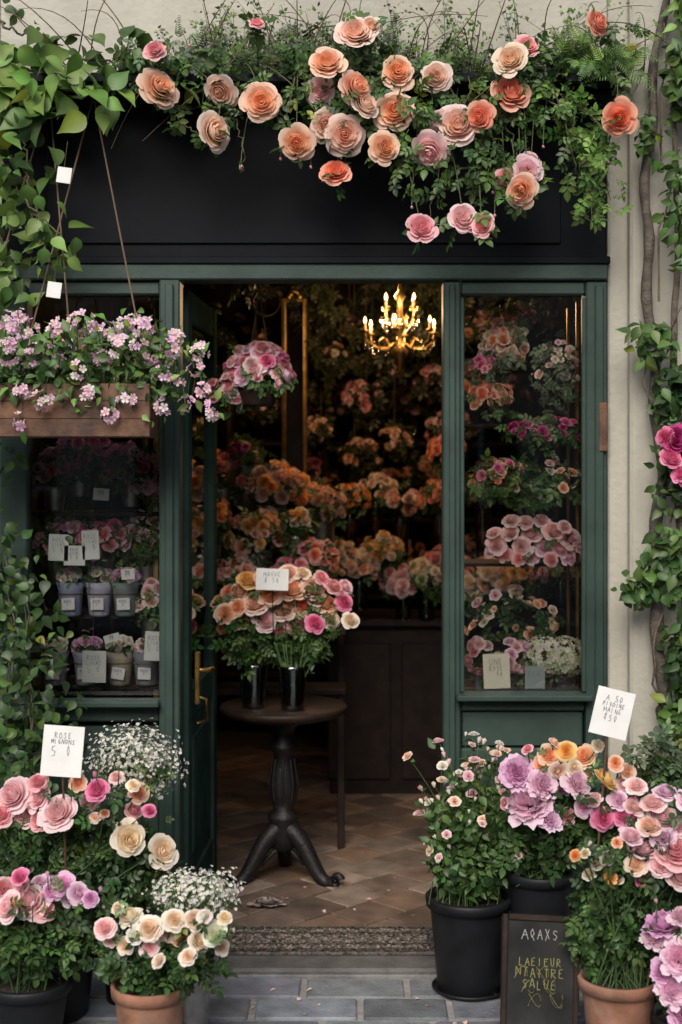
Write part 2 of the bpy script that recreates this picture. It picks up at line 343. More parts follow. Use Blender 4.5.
while x<13:
    for z in (1.5,4.1):
        b.box((x,-13.79,z),(1.0,.06,1.7),'navy_paint',.01); b.box((x,-13.76,z),(1.2,.05,.08),'plaster',.01); b.box((x,-13.72,z-.92),(1.3,.16,.08),'plaster',.01); b.box((x,-13.72,z+.3),(.06,.03,1.1),'card',.004,None,(.5,.5,.48))
    x+=2.1
b.box((0,-12.2,-.07),(30,3.4,.12),'mortar',.01); b.done()

SHOP=empty('flower_shop_building')
b=B('plaster_wall')
b.box((3.49,.2,3.6),(5.0,.4,7.4),'plaster',.008)
b.box((-3.765,.2,3.6),(5.0,.4,7.4),'plaster',.008)
b.box((-.1375,.2,5.25),(2.25,.397,4.1),'plaster',.004)
b.box((1.16,-.03,3.6),(.20,.06,7.2),'plaster',.01)
b.box((3.0,-.035,.08),(3.5,.07,.36),'plaster',.01)
b.box((0,-.02,4.3),(12,.05,.12),'plaster',.01)
b.done(SHOP)
b=B('fascia')
b.box((-.137,.05,2.86),(2.24,.10,.62),'navy_paint',.004)
b.box((-.137,-.005,2.86),(1.9,.012,.46),'navy_paint',.004)
b.box((-.137,-.07,3.185),(2.30,.30,.035),'navy_paint',.006)
b.box((-.137,-.04,3.15),(2.26,.20,.03),'navy_paint',.006)
b.box((-.137,-.01,2.565),(2.26,.05,.03),'navy_paint',.005)
b.done(SHOP)
b=B('shopfront_frame')
G_='green_paint'
def vpost(x0,x1,z0,z1,y0=-.02,y1=.08): b.box(((x0+x1)/2,(y0+y1)/2,(z0+z1)/2),(x1-x0,y1-y0,z1-z0),G_,.006)
def rail(x0,x1,z0,z1,y0=-.012,y1=.072): vpost(x0,x1,z0,z1,y0,y1)
vpost(-.668,-.592,0,2.49,-.05,.08); vpost(.378,.442,0,2.49); vpost(.905,.985,0,2.49); vpost(-1.262,-1.16,0,2.49)
vpost(-1.262,.985,2.492,2.548,-.035,.085)
b.box((.41,-.028,1.25),(.022,.016,2.45),G_,.004); b.box((.952,-.028,1.25),(.03,.016,2.45),G_,.004); b.box((-.63,-.058,1.25),(.03,.016,2.45),G_,.004)
rail(.444,.903,2.44,2.49); rail(.444,.903,.90,.965); rail(.444,.903,.70,.76); rail(.444,.903,.0,.16)
vpost(.444,.50,.165,.695,-.008,.06);vpost(.85,.903,.165,.695,-.008,.06)
b.box((.673,.03,.83),(.45,.05,.13),G_,.006); b.box((.673,.03,.43),(.34,.03,.52),G_,.006); b.box((.673,.012,.43),(.26,.02,.44),G_,.008)
b.box((.673,-.035,.955),(.50,.08,.022),G_,.005)
for x in (.449,.899): b.box((x,.0,1.70),(.014,.03,1.46),G_,.004)
rail(-1.158,-.670,2.44,2.49); rail(-1.158,-.670,.86,.93); rail(-1.158,-.67,0,.16)
b.box((-.914,.03,.5),(.48,.05,.68),G_,.006); b.box((-.914,.0,.5),(.36,.03,.52),G_,.008)
b.box((-.914,-.04,.935),(.50,.10,.022),G_,.005)
b.done(SHOP)
b=B('window_glass'); 
for x0,x1,z0,z1 in ((.444,.903,.965,2.44),(-1.158,-.67,.93,2.44)):
    b.add([(x0,.035,z0),(x1,.035,z0),(x1,.035,z1),(x0,.035,z1)],[[0,1,2,3]],'window_glass',smooth=False)
b.done(SHOP)
DM=Matrix.Translation((-.598,.085,0))@Matrix.Rotation(math.atan2(.82,.035),4,'Z')
b=B('door'); W=.83; G_='door_paint'
for x0,x1,z0,z1,t in ((0,.10,.02,2.48,.045),(W-.11,W,.02,2.48,.045),(.102,W-.112,.02,.22,.04),(.102,W-.112,.83,.95,.04),(.102,W-.112,2.36,2.48,.04)):
    b.box(((x0+x1)/2,0,(z0+z1)/2),(x1-x0,t,z1-z0),G_,.006,DM)
b.box((W/2,0,.525),(W-.23,.02,.60),G_,.006,DM); b.box((W/2,0,.525),(W-.36,.034,.46),G_,.008,DM)
b.box((.05,-.05,1.0),(.035,.02,.20),'brass',.004,DM); 
A=np.array(DM)
def dl(p): return (A[:3,:3]@np.array(p)+A[:3,3])
b.tube([dl((.05,-.05,1.03)),dl((.05,-.09,1.03)),dl((.09,-.10,1.03)),dl((.16,-.095,1.02))],.009,'brass',8)
b.tube([dl((.05,-.05,.93)),dl((.05,-.085,.92)),dl((.05,-.085,.84)),dl((.05,-.05,.83))],.007,'brass',8)
b.done(SHOP)
b=B('door_glass'); V=[dl(p) for p in ((.102,0,.95),(W-.112,0,.95),(W-.112,0,2.36),(.102,0,2.36))]; b.add(V,[[0,1,2,3]],'window_glass',smooth=False); b.done(SHOP)
b=B('threshold'); b.box((-.11,-.09,.002),(1.07,.27,.040),'slab',.010,None,(.10,.095,.09)); b.box((-.11,-.222,-.012),(1.12,.02,.03),'slab',.006,None,(.16,.155,.15)); b.done(SHOP)
b=B('shop_floor')
b.add([(-2.2,.04,.006),(1.7,.04,.006),(1.7,4.4,.006),(-2.2,4.4,.006)],[[0,1,2,3]],'grout',smooth=False)
w=.21; c45=math.cos(R(45))
for i in range(-26,27):
    for j in range(-26,27):
        cx,cy=(i+.5*(j%2))*w*1.1,j*w; X=(cx-cy)*c45-.2; Y=(cx+cy)*c45+2.2
        if not(-1.9<X<1.5 and .16<Y<3.6): continue
        t=rng.random(); col=np.array([.24,.155,.105])*(1-t)+np.array([.15,.11,.085])*t
        if rng.random()<.22: col=np.array([.26,.20,.155])
        col=col*rng.uniform(.7,1.15)
        M=Matrix.Translation((X,Y,.010+rng.normal(0,.0014)))@Matrix.Rotation(R(45)+rng.normal(0,.008),4,'Z')
        b.box((0,0,0),(1.1*w-.010,w-.010,.012),'tile',.005,M,col)
b.done(SHOP)
b=B('doormat'); b.box((-.11,.05,.029),(.93,.28,.012),'mat_fibre',.004)
n=3200; P=np.stack([rng.uniform(-.57,.35,n),rng.uniform(-.085,.185,n),np.full(n,.036)],1); bord=(np.abs(P[:,1]-.05)>.105)|(np.abs(P[:,0]+.11)>.43)|(np.abs(np.abs(P[:,1]-.05)-.06)<.012); c=np.where(bord[:,None],[[.05,.045,.04]],np.where(rng.random((n,1))<.6,[[.22,.18,.14]],[[.10,.085,.07]]))
M=axis_M(np.tile([0,0,1.],(n,1))+rng.normal(0,.4,(n,3)),np.full(n,.007)); b.inst(FLORET,M,P,'matte',c,c); b.done()
b=B('shop_interior_walls')
b.box((-2.1,2.25,1.5),(.1,4.3,3.1),'inner_wall',.005); b.box((1.60,2.25,1.5),(.1,4.3,3.1),'inner_wall',.005)
b.box((-.25,4.45,1.5),(3.8,.1,3.1),'inner_wall',.005); b.box((-.25,2.25,3.08),(3.8,4.4,.06),'ceiling_paint',.005)
b.box((-1.7,.3,1.5),(.9,.2,3.0),'inner_wall',.005); b.box((1.35,.3,1.5),(.5,.2,3.0),'inner_wall',.005)
for x in np.arange(-1.9,1.5,.42): b.box((x,4.385,1.5),(.035,.03,2.9),'dark_wood',.006)
b.done(SHOP)

# ================================================================== INTERIOR THINGS
b=B('shelf_unit')
for x in (-1.7,-.9,-.1,.7,1.4): b.box((x,4.1,1.3),(.04,.36,2.5),'dark_wood',.004)
for z in (.45,.95,1.45,1.95,2.45): b.box((-.15,4.1,z),(3.16,.38,.03),'dark_wood',.004)
b.done()
SETS=[['coral','peach'],['pink','ppink'],['cream','pale'],['peach','orange'],['ppink','cream','peach'],['pale','peach'],['white','greenw','cream'],['hot','pink']]
b=B('shelf_flower_arrangement')
for z in (.97,1.47,1.97,2.5):
    for x in np.arange(-1.1,1.25,.20):
        if rng.random()<.15: continue
        h=rng.uniform(.06,.18); q=rng.uniform(.09,.16)
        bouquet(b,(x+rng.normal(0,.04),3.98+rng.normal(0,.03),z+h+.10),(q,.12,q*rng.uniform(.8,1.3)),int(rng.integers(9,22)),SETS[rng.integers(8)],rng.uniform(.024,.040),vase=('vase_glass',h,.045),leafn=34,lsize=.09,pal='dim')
b.done()
b=B('hanging_greenery')
for x,y,l in [(-.55,1.5,.4),(-.8,1.3,.7),(-.1,3.0,.5),(.55,2.9,.5),(.9,1.6,.5),(.45,3.3,.8),(-.15,3.3,.9),(.2,3.2,.6)]:
    for k in range(5):
        q=poly([(x,y,3.04),(x+rng.normal(0,.08),y+rng.normal(0,.08),3.0-l*.5),(x+rng.normal(0,.15),y+rng.normal(0,.1),3.0-l*rng.uniform(.7,1.1))],8); b.tube(q,.002,'leaf',4,GREEN)
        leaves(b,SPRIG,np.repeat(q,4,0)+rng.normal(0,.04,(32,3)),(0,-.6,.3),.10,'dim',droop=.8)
b.done()
b=B('hanging_flower_garland')
for x,y,z in [(-.05,3.2,2.45),(-.12,3.2,2.0),(.5,3.2,2.3),(.62,3.2,2.0),(.05,3.3,2.65),(.75,3.1,2.6),(-.45,3.1,2.5),(-.5,3.0,2.1),(.3,3.3,2.4),(.15,3.2,2.15),(.32,3.2,1.92),(.08,3.2,1.85),(.45,3.3,2.6),(.66,3.2,2.28)]:
    q=rng.uniform(.7,1.2); bouquet(b,(x+rng.normal(0,.03),y,z+rng.normal(0,.03)),(.12*q,.09,.11*q),int(20*q),SETS[rng.integers(8)],.030*q,leafn=60,lsize=.09,pal='dim'); b.tube([(x,y,z),(x,y,3.06)],.002,'rope',3)
b.done()
def frame(name,c,w,h,t=.03):
    b=B(name); y=c[1]
    b.add([(c[0]-w/2,y,c[2]-h/2),(c[0]+w/2,y,c[2]-h/2),(c[0]+w/2,y,c[2]+h/2),(c[0]-w/2,y,c[2]+h/2)],[[0,1,2,3]],'mirror',smooth=False)
    for sx in(-1,1): b.box((c[0]+sx*(w/2+t/2),y-.015,c[2]),(t,.05,h+2*t+.004),'brass',.012); b.tube([(c[0]+sx*(w/2+.004),y-.045,c[2]-h/2),(c[0]+sx*(w/2+.004),y-.045,c[2]+h/2)],.006,'brass',6)
    for sz in(-1,1): b.box((c[0],y-.015,c[2]+sz*(h/2+t/2)),(w,.045,t),'brass',.012)
    for a in np.linspace(-1,1,9): b.lathe((c[0]+a*w*.3,y-.03,c[2]+h/2+t+.03*(1-a*a)),[(0,.035),(.016,.02),(.02,0),(0,-.01)],'brass',8)
    b.done()
frame('gilded_mirror',(-.27,2.95,2.2),.10,1.1,.024); frame('gilded_mirror',(-.95,3.5,2.0),.5,.8)
b=B('shop_counter')
b.box((.72,2.66,.955),(1.75,.56,.045),'dark_wood',.008); b.box((.75,2.68,.47),(1.62,.48,.92),'dark_wood',.006)
for x in (.1,.5,.9,1.3): b.box((x,2.432,.47),(.34,.02,.74),'dark_wood',.008)
b.done()
b=B('counter_flower_arrangement')
for i,x in enumerate(np.arange(-.14,1.4,.12)):
    bouquet(b,(x,2.36+rng.normal(0,.05),1.25+rng.normal(0,.035)),(.12,.13,rng.uniform(.09,.14)),44,[['pink','coral'],['cream','pale'],['peach','pale','cream'],['cream','yellow'],['ppink','pink'],['cream','greenw']][i%6],rng.uniform(.026,.038),vase=('vase_glass',.16,.05),leafn=30,lsize=.08,pal='mid',tpls=ROSE)
for x,y,z,cs in ((.56,2.75,1.62,['coral','peach']),(.80,2.7,1.65,['cream','peach']),(.05,2.85,1.60,['pale','orange']),(.62,2.9,1.88,['pink','coral']),(.34,2.8,1.58,['peach','ppink']),(.2,2.9,1.66,['cream','ppink'])):
    bouquet(b,(x,y,z),(.12,.12,.11),26,cs,.032,vase=('smoked_glass',.3,.05),leafn=40)
b.done()
b=B('flower_stand')
for i,(y,z) in enumerate(((1.45,.75),(1.70,1.0),(1.95,1.2))): b.box((-.45,y,z),(.95,.22,.03),'dark_wood',.005)
for x in(-.9,.0):
    b.box((x,1.7,.62),(.035,.6,.03),'dark_wood',.004)
    for y,h in((1.38,.74),(2.02,1.2)): b.box((x,y,h/2),(.035,.035,h),'dark_wood',.004)
b.done()
b=B('rose_bucket_display')
for (x,y,z,rx,rz,cs,n,rr_) in [(-.64,1.5,1.52,.13,.13,['coral','orange'],44,.032),(-.40,1.5,1.46,.13,.13,['peach','pale','yellow'],50,.036),(-.34,1.65,1.68,.17,.13,['peach','orange','pale'],54,.038),(-.60,1.7,1.76,.13,.11,['hot','coral'],34,.03),(-.12,1.5,1.36,.11,.10,['pink','coral'],38,.03),(-.24,1.4,1.28,.10,.09,['hot','pink'],24,.034),(-.1,1.9,1.60,.12,.12,['peach','pale'],32,.036),(-.5,1.4,1.28,.12,.10,['coral','pale'],34,.03),(-.22,1.55,1.52,.09,.08,['cream','yellow'],20,.03),(-.47,1.75,1.86,.09,.07,['magenta','hot'],16,.03)]:
    bouquet(b,(x,y,z),(rx,.13,rz),n,cs,rr_,vase=('zinc',.22,.07),leafn=60,lsize=.08,pal='mid',tpls=ROSE)
b.done()
b=B('round_pedestal_table'); tx,ty=-.25,.88
b.lathe((tx,ty,0),[(0,.735),(.20,.735),(.235,.728),(.262,.735),(.275,.748),(.278,.762),(.27,.772),(.0,.774)],'dark_wood',56)
b.lathe((tx,ty,0),[(.20,.734),(.19,.715),(.08,.70),(.05,.67),(.04,.63),(.055,.60),(.060,.58),(.04,.56),(.05,.50),(.062,.42),(.055,.36),(.042,.32),(.066,.30),(.070,.28),(.055,.25),(.060,.20),(.05,.15),(0,.13)],'cast_iron',32)
for i in range(8):
    a=i*math.pi/4; d=np.array([math.cos(a),math.sin(a),0]); b.tube([np.array([tx,ty,.36])+d*.052,np.array([tx,ty,.43])+d*.062,np.array([tx,ty,.54])+d*.046],.007,'cast_iron',6)
for a in (R(205),R(335),R(90)):
    d=np.array([math.cos(a),math.sin(a),0]); o=np.array([tx,ty,0]); z=np.array([0,0,1.])
    t_=np.linspace(0,1,18); q=np.array([o+d*(.03+.22*t)+z*(.035+.20*(1-t)**1.6+.025*math.sin(t*6.28)) for t in t_])
    b.tube(q,np.interp(t_,[0,.3,.75,1],[.046,.038,.028,.030]),'cast_iron',12)
    c_=o+d*.255+z*.045; aa=np.linspace(0,4.6,14); b.tube([c_+d*(.022*math.cos(x_))*(1-x_/7)+z*(.022*math.sin(x_))*(1-x_/7) for x_ in aa],np.linspace(.018,.008,14),'cast_iron',8)
    b.lathe(o+d*.245+z*.012,[(0,0),(.022,0),(.024,.012),(.01,.02)],'cast_iron',12)
    b.tube([o+d*.04+z*.14,o+d*.10+z*.09,o+d*.13+z*.12,o+d*.10+z*.145],.010,'cast_iron',7)
b.done()
RS=[(-58,-2,13,'peach'),(-46,18,12,'pale'),(-30,8,14,'pale'),(-36,30,13,'yellow'),(-15,16,14,'peach'),(-2,2,14,'pale'),(8,20,14,'peach'),(20,4,13,'coral'),(28,22,13,'pale'),(40,6,12,'peach'),(48,24,12,'pink'),(58,8,10,'hot'),(64,-8,9,'cream'),(-55,18,10,'coral'),(-66,8,10,'peach'),(-22,34,9,'peach'),(2,36,10,'pale'),(-44,-10,12,'peach'),(-20,-10,13,'ppink'),(12,-14,12,'pink'),(30,-12,12,'hot'),(46,-10,11,'cream'),(-4,-20,9,'hot'),(60,22,9,'ppink'),(36,32,9,'pink'),(16,36,9,'cream'),(-62,-16,9,'coral'),(-8,26,11,'ppink'),(-18,4,10,'ppink'),(-46,4,10,'peach'),(30,10,10,'ppink')]
for k,(vx,vy) in enumerate(((-.375,.80),(-.205,.74))):
    b=B('rose_vase'); 
    b.lathe((vx,vy,.775),[(0,0),(.048,0),(.052,.006),(.050,.03),(.056,.10),(.062,.17),(.066,.185),(.062,.187),(.058,.17),(.050,.03),(.046,.012),(0,.012)],'smoked_glass',28)
    b.lathe((vx,vy,.775),[(0,.014),(.045,.014),(.053,.10),(.054,.125),(0,.125)],'vase_glass',24)
    for _ in range(26):
        a=rng.uniform(0,6.3); b.tube([(vx+.038*math.cos(a),vy+.038*math.sin(a),.79),(vx+.05*math.cos(a+2),vy+.05*math.sin(a+2),.96),(vx+.08*math.cos(a+2),vy+.07*math.sin(a+2),1.06)],.0032,'leaf',5,(.12,.19,.07))
    sel=[r for r in RS if (r[0]<-14)==(k==0)]
    P,r,ci,co=layout((-.235,1.20),.0043,sel,.72,.06); P[:,1]+=-.04*(P[:,2]<1.2)
    c=np.array([vx,.86,1.05]); heads(b,ROSE,P,norm(P-c)+np.array([0,-.6,.25])+rng.normal(0,.22,(len(P),3)),r*rng.uniform(.9,1.12,len(r)),ci,co)
    stems(b,(vx,vy,.80),P,.015,.003,.3,GREEN,(SPRIG,5,.075,'mid'))
    Q,e=ell((vx+.02*(1 if k else -1),.80,1.08),(.17,.12,.12),90,.5); Q=Q[Q[:,2]<1.16]; leaves(b,SPRIG,Q,(0,-.6,.3),.08,'mid')
    Q,e=ell((vx,.78,1.20),(.16,.10,.15),40,.8); leaves(b,SPRIG,Q,(0,-.6,.3),.06,'mid')
    b.done()
b=B('price_card'); card(b,(-.285,.62,1.335),.135,.09,[('MAUVE',.20),('8 50',.22)],roll=R(2),pitch=R(-6)); b.tube([(-.285,.625,1.32),(-.285,.70,1.1),(-.285,.80,.95)],.002,'dark_wood',4); b.done()
b=B('hanging_flower_basket')
bouquet(b,(-.325,.36,2.17),(.135,.11,.12),80,['lilacp','ppink','pink','ppink','hot'],.030,vase=('dark_wood',.06,.08),leafn=50,lsize=.07,pal='mid',tpls=ROSE)
bouquet(b,(-.45,.40,2.10),(.08,.08,.07),22,['hot','pink','ppink'],.027,leafn=40,tpls=ROSE)
for s in(-.07,.07): b.tube([(-.325+s,.36,2.03),(-.325,.36,2.5),(-.325,.36,3.05)],.003,'rope',4)
b.done()
b=B('brass_hoop'); a=np.linspace(0,2*np.pi,33); b.tube(np.stack([-.33+.06*np.cos(a),np.full(33,1.0),2.53+.06*np.sin(a)],1),.005,'brass',6); b.tube([(-.33,1.0,2.59),(-.33,1.0,3.05)],.002,'rope',4); b.done()
CH=np.array([.30,1.95,2.42]); b=B('chandelier')
b.lathe(CH,[(0,-.13),(.02,-.12),(.01,-.10),(.03,-.06),(.045,-.03),(.02,.0),(.012,.05),(.03,.09),(.04,.12),(.015,.15),(.012,.22),(.028,.25),(.01,.28),(.006,.60),(.05,.62),(.05,.64)],'brass',20)
LP=[]; z=np.array([0,0,1.])
for tier,(n_,R_,z_) in enumerate(((6,.19,.02),(4,.10,.14))):
    for i in range(n_):
        a=i*2*math.pi/n_+.35+tier*.4; d=np.array([math.cos(a),math.sin(a),0])
        C=CH+z*z_
        b.tube(poly([C+d*.02,C+d*R_*.35-z*.035,C+d*R_*.7-z*.035,C+d*R_*.95,C+d*R_+z*.04],12),.0038,'brass',7)
        b.tube(poly([C+d*R_*.3-z*.03,C+d*R_*.45+z*.02,C+d*R_*.6-z*.0],8),.003,'brass',5)
        p=C+d*R_+z*.04
        b.lathe(p,[(0,0),(.018,.004),(.022,.012),(.010,.010),(.009,.012)],'brass',14); b.lathe(p,[(.007,.010),(.007,.045),(0,.047)],'card',10,(.35,.26,.16))
        b.lathe(p+z*.046,[(0,0),(.006,.006),(.008,.014),(.004,.026),(0,.036)],'bulb',10); LP.append(p+z*.07)
        for k in range(8):
            q=C+(d*math.cos(.13*k)+np.array([-d[1],d[0],0])*math.sin(.13*k))*R_*(.95-.1*(k%3))-z*(.02+.022*(k%3)); b.lathe(q,[(0,.012),(.006,0),(0,-.018)],'vase_glass',6); b.tube([q+z*.012,q+z*.03],.001,'brass',3)
CHO=b.done()
for i,p in enumerate([LP[0],LP[2],LP[4],LP[7]]):
    l=bpy.data.lights.new('candle_bulb','POINT'); l.energy=8.5; l.color=(1,.63,.33); l.shadow_soft_size=.03
    o=bpy.data.objects.new('candle_bulb_light',l); o.location=p+np.array([0,0,.03]); scene.collection.objects.link(o); o.parent=CHO

b=B('window_display_shelf')
for z in (1.965,1.42,.93): b.box((.70,.40,z),(.48,.26,.012),'dark_wood',.003)
for x in(.475,.925):
    for y in (.29,.51): b.box((x,y,1.25),(.012,.012,2.4),'brass',.002)
b.done()
b=B('window_flower_display')
bouquet(b,(.58,.24,2.06),(.11,.09,.07),46,['coral','peach','pale'],.024,leafn=30,lsize=.06,pal='mid',tpls=ROSE)
bouquet(b,(.63,.24,2.26),(.09,.09,.13),60,['pale','peach','cream','ppink'],.024,leafn=50,lsize=.07,pal='grey',tpls=ROSE)
bouquet(b,(.56,.22,2.18),(.06,.06,.05),14,['pink','hot'],.020,leafn=20,lsize=.06,pal='grey')
bouquet(b,(.70,.26,2.38),(.06,.06,.05),10,['coral','pale'],.022,leafn=24,lsize=.06,pal='grey')
bouquet(b,(.83,.24,2.16),(.09,.09,.14),44,['ppink','cream','white'],.018,leafn=110,lsize=.06,pal='grey',tpls=BUD+ROSEL)
bouquet(b,(.80,.18,1.93),(.19,.08,.06),34,['magenta','hot','hot','ppink'],.024,leafn=130,lsize=.06,pal='mid')
bouquet(b,(.60,.20,1.76),(.12,.09,.07),28,['coral','peach','hot'],.021,leafn=90,lsize=.07,pal='mid')
bouquet(b,(.78,.24,1.74),(.15,.10,.10),22,['ppink','white','peach'],.020,leafn=110,lsize=.08,pal='mid')
bouquet(b,(.70,.42,1.18),(.20,.06,.14),24,['peach','cream','ppink'],.026,leafn=60,lsize=.08,pal='dark')
P,r,ci,co=layout((.75,1.52),.004,[(-38,-4,11,'ppink'),(-26,8,11,'ppink'),(-14,-6,12,'ppink'),(-4,6,12,'ppink'),(8,-6,12,'lilacp'),(16,10,11,'ppink'),(24,-8,12,'ppink'),(34,2,11,'ppink'),(-30,-14,9,'pink'),(-4,-16,9,'lilacp'),(32,-16,8,'lilacp'),(-10,18,9,'ppink'),(6,20,9,'ppink'),(-24,20,9,'ppink'),(-41,8,8,'ppink'),(26,14,8,'ppink'),(42,-6,8,'lilacp'),(-44,-10,8,'lilacp'),(14,-18,8,'pink'),(-18,-17,8,'pink')],.18,.03)
heads(b,ROSE,P,norm(P-np.array([.75,.37,1.42]))+np.array([0,-.5,.3])+rng.normal(0,.2,(len(P),3)),r*rng.uniform(.85,1.1,len(r)),ci,co); b.lathe((.75,.32,1.43),[(0,0),(.06,0),(.085,.05),(.09,.06)],'matte',24,(.35,.33,.28)); stems(b,(.75,.32,1.44),P,.02,.002,.3,GREEN,(SPRIG,5,.055,'mid'))
for x,cs,pl in ((.55,['pink','ppink'],'mid'),(.66,['lilacp','ppink'],'pale'),(.78,['greenw','white'],'pale'),(.87,['greenw','white'],'pale')):
    P_,d_=ell((x,.22,1.07),(.08,.08,.08),160 if x>.7 else 18,.9)
    ci,co=colarr(cs,len(P_)); heads(b,[FLORET] if x>.7 else ROSE,P_,d_,np.full(len(P_),.014 if x>.7 else .026),ci,co)
    bouquet(b,(x,.26,1.04),(.07,.08,.06),1,cs,.02,leafn=50,lsize=.06,pal=pl); pot(b,(x,.26,.938),.05,.075,'zinc',.01)
b.done()
b=B('price_card'); card(b,(.585,.075,1.035),.10,.13,[('UNE',.17),('ROSE',.13),('2 50',.12)],roll=R(-2),pitch=R(-4),paper=(.60,.58,.46)); b.box((.585,.075,.967),(.06,.03,.006),'dark_wood',.001); b.done()
b=B('seed_packet'); card(b,(.73,.08,1.01),.075,.085,[('LIS',.25)],paper=(.22,.27,.27)); b.box((.73,.082,.966),(.06,.03,.006),'dark_wood',.001); b.done()

b=B('window_display_shelf')
for z in (.95,1.22,1.62): b.box((-1.0,.36,z),(.62,.26,.016),'dark_wood',.003)
for x in(-1.29,-.72):
    for y in (.26,.47): b.box((x,y,1.1),(.02,.02,2.1),'brass',.002)
b.done()
b=B('window_flower_display')
for x,z,cs in ((-.82,1.80,['ppink','hot']),(-1.02,1.84,['hot','lilac']),(-.76,1.52,['ppink','lilacp']),(-.93,1.50,['hot','pink']),(-1.12,1.78,['lilacp','hot']),(-.72,1.72,['pink','ppink']),(-.86,2.1,['pale','ppink']),(-1.05,2.25,['pink','lilacp']),(-1.1,1.5,['ppink','lilac']),(-.74,1.28,['ppink','cream'])):
    bouquet(b,(x,.28,z),(.12,.10,.10),30,cs,.028,leafn=70,lsize=.07,vase=('zinc',.1,.045),pal='mid',tpls=ROSE)
b.done()
for x,z,c in ((-1.04,1.23,(.22,.25,.36)),(-.93,1.23,(.34,.33,.42)),(-1.10,.965,(.25,.22,.3)),(-.98,.965,(.30,.32,.40)),(-.83,1.23,(.16,.2,.2)),(-.85,.965,(.3,.26,.2)),(-.75,.965,(.15,.17,.2))):
    b=B('wrapped_flower_pot'); b.lathe((x,.20,z),[(0,0),(.036,0),(.04,.01),(.048,.10),(.056,.13),(.05,.125),(.045,.10)],'matte',20,c)
    b.lathe((x,.20,z+.085),[(.047,-.003),(.051,0),(.048,.004)],'rope',20)
    card(b,(x,.146,z+.05),.05,.045,[('ROSE',.2),('5',.2)],roll=R(rng.normal(0,3)),paper=(.6,.6,.6),th=.0012)
    bouquet(b,(x,.20,z+.15),(.055,.05,.035),22,[['white','lilacp'],['lilacp','lilac'],['white','cream']][rng.integers(3)],.018,leafn=24,lsize=.04,pal='mid'); b.done()
for x,z,w_,h_,ro in ((-1.06,1.50,.075,.10,2),(-.94,1.51,.065,.11,-3),(-1.0,1.47,.08,.075,1),(-.90,1.70,.06,.045,4),(-.70,1.13,.075,.11,3),(-.86,1.16,.06,.03,-15),(-.93,1.05,.09,.12,1),(-.80,1.40,.05,.04,-4)):
    b=B('price_card'); card(b,(x,.065 if z!=1.05 else .085,z),w_,h_,[('ROSE',.14),('LILAS',.12),('5 0',.18)],roll=R(ro),paper=(.52,.54,.52),th=.0011); b.tube([(x,.067,z+h_/2),(x,.067,2.44)],.0007,'rope',3); b.done()

# ================================================================== FACADE PLANTING
top=[(-179,5,19,'peach'),(-119,2,16,'pale'),(-79,-10,18,'peach'),(-123,-39,20,'pale'),(-44,-50,17,'peach'),(-14,28,17,'peach'),(14,62,18,'pale'),(-21,3,15,'ppink'),(16,3,18,'peach'),(24,-12,15,'pale'),(4,-42,20,'pale'),(-15,-30,16,'pale'),(-5,-75,16,'coral'),(43,-55,15,'peach'),(53,-18,19,'peach'),(57,22,17,'peach'),(94,18,15,'pale'),(88,-58,18,'ppink'),(114,-30,20,'pale'),(137,-25,14,'coral'),(167,32,16,'pale'),(186,50,12,'pink'),(169,3,19,'coral'),(80,-133,14,'pink'),(122,-124,16,'ppink'),(139,-132,12,'pink'),(177,-100,16,'peach'),(184,-78,14,'ppink'),(164,-82,10,'pink'),(274,-26,17,'coral'),(257,73,13,'coral'),(-183,40,11,'pink'),(-83,68,8,'pink'),(190,-68,12,'ppink'),(30,70,10,'pale'),(100,-26,12,'ppink')]
b=B('climbing_rose_garland')
P,r,ci,co=layout((0,3.10),.00350,top,-.34,.04)
ax=np.tile([0,-1.,.12],(len(P),1))+rng.normal(0,.32,(len(P),3)); heads(b,ROSE,P,ax,r*1.12,ci,co)
leaves(b,SPRIG,np.repeat(P,4,0)+np.array([0,.05,0])+rng.normal(0,.02,(len(P)*4,3)),np.array([0,-.7,.3]),.085,'mid',.3)
for p in P:
    s=np.array([p[0]+rng.normal(0,.15),-.12,3.24+rng.uniform(0,.05)]); mid=np.array([(p[0]+s[0])/2,-.30,max(p[2],3.22)+.03]); q=bez(s,mid,p+np.array([0,.02,0]),9); b.tube(q,.0022,'bark',5,(.08,.09,.04)); leaves(b,SPRIG,np.repeat(q[4:],2,0)+rng.normal(0,.012,(10,3)),(0,-.8,.3),.065,'mid',.6)
for a,c,rr in ((-99,-70,.02),(-60,-62,.012),(150,-95,.012),(200,-50,.011),(70,-110,.012),(120,60,.012),(-150,50,.012),(108,-60,.014),(152,-118,.012),(-30,-70,.012)):
    p=np.array([[a*.00353,-.3,3.10+c*.00353]]); cI,cO=colarr('pink',1); heads(b,BUD,p,np.array([[.1,-.5,-.6]]),[rr],cI,cO); b.tube(bez(p[0],(p[0][0],-.3,p[0][2]+.1),(p[0][0]+.05,-.15,3.22)),.002,'bark',4,(.08,.10,.04))
def band(x0,x1,z0,z1,y0,y1,n,tpl,s,pal,dr=.3,out=(0,-.7,.5),th=-.55):
    Q=np.stack([rng.uniform(x0,x1,n),rng.uniform(y0,y1,n),rng.uniform(z0,z1,n)],1); 
    k=np.sin(Q[:,0]*9+1.3)+np.sin(Q[:,0]*23+Q[:,2]*17)*.7+np.sin(Q[:,2]*31)*.4; Q=Q[k>th]; leaves(b,tpl,Q,out,s,pal,dr)
band(-.85,.97,3.16,3.26,-.26,-.06,430,SPRIG,.075,'dark'); band(-.8,.97,3.17,3.29,-.26,-.06,330,SPRIG,.075,'mid')
band(-.45,.62,2.98,3.18,-.29,-.20,190,SPRIG,.085,'mid',.8,th=0)
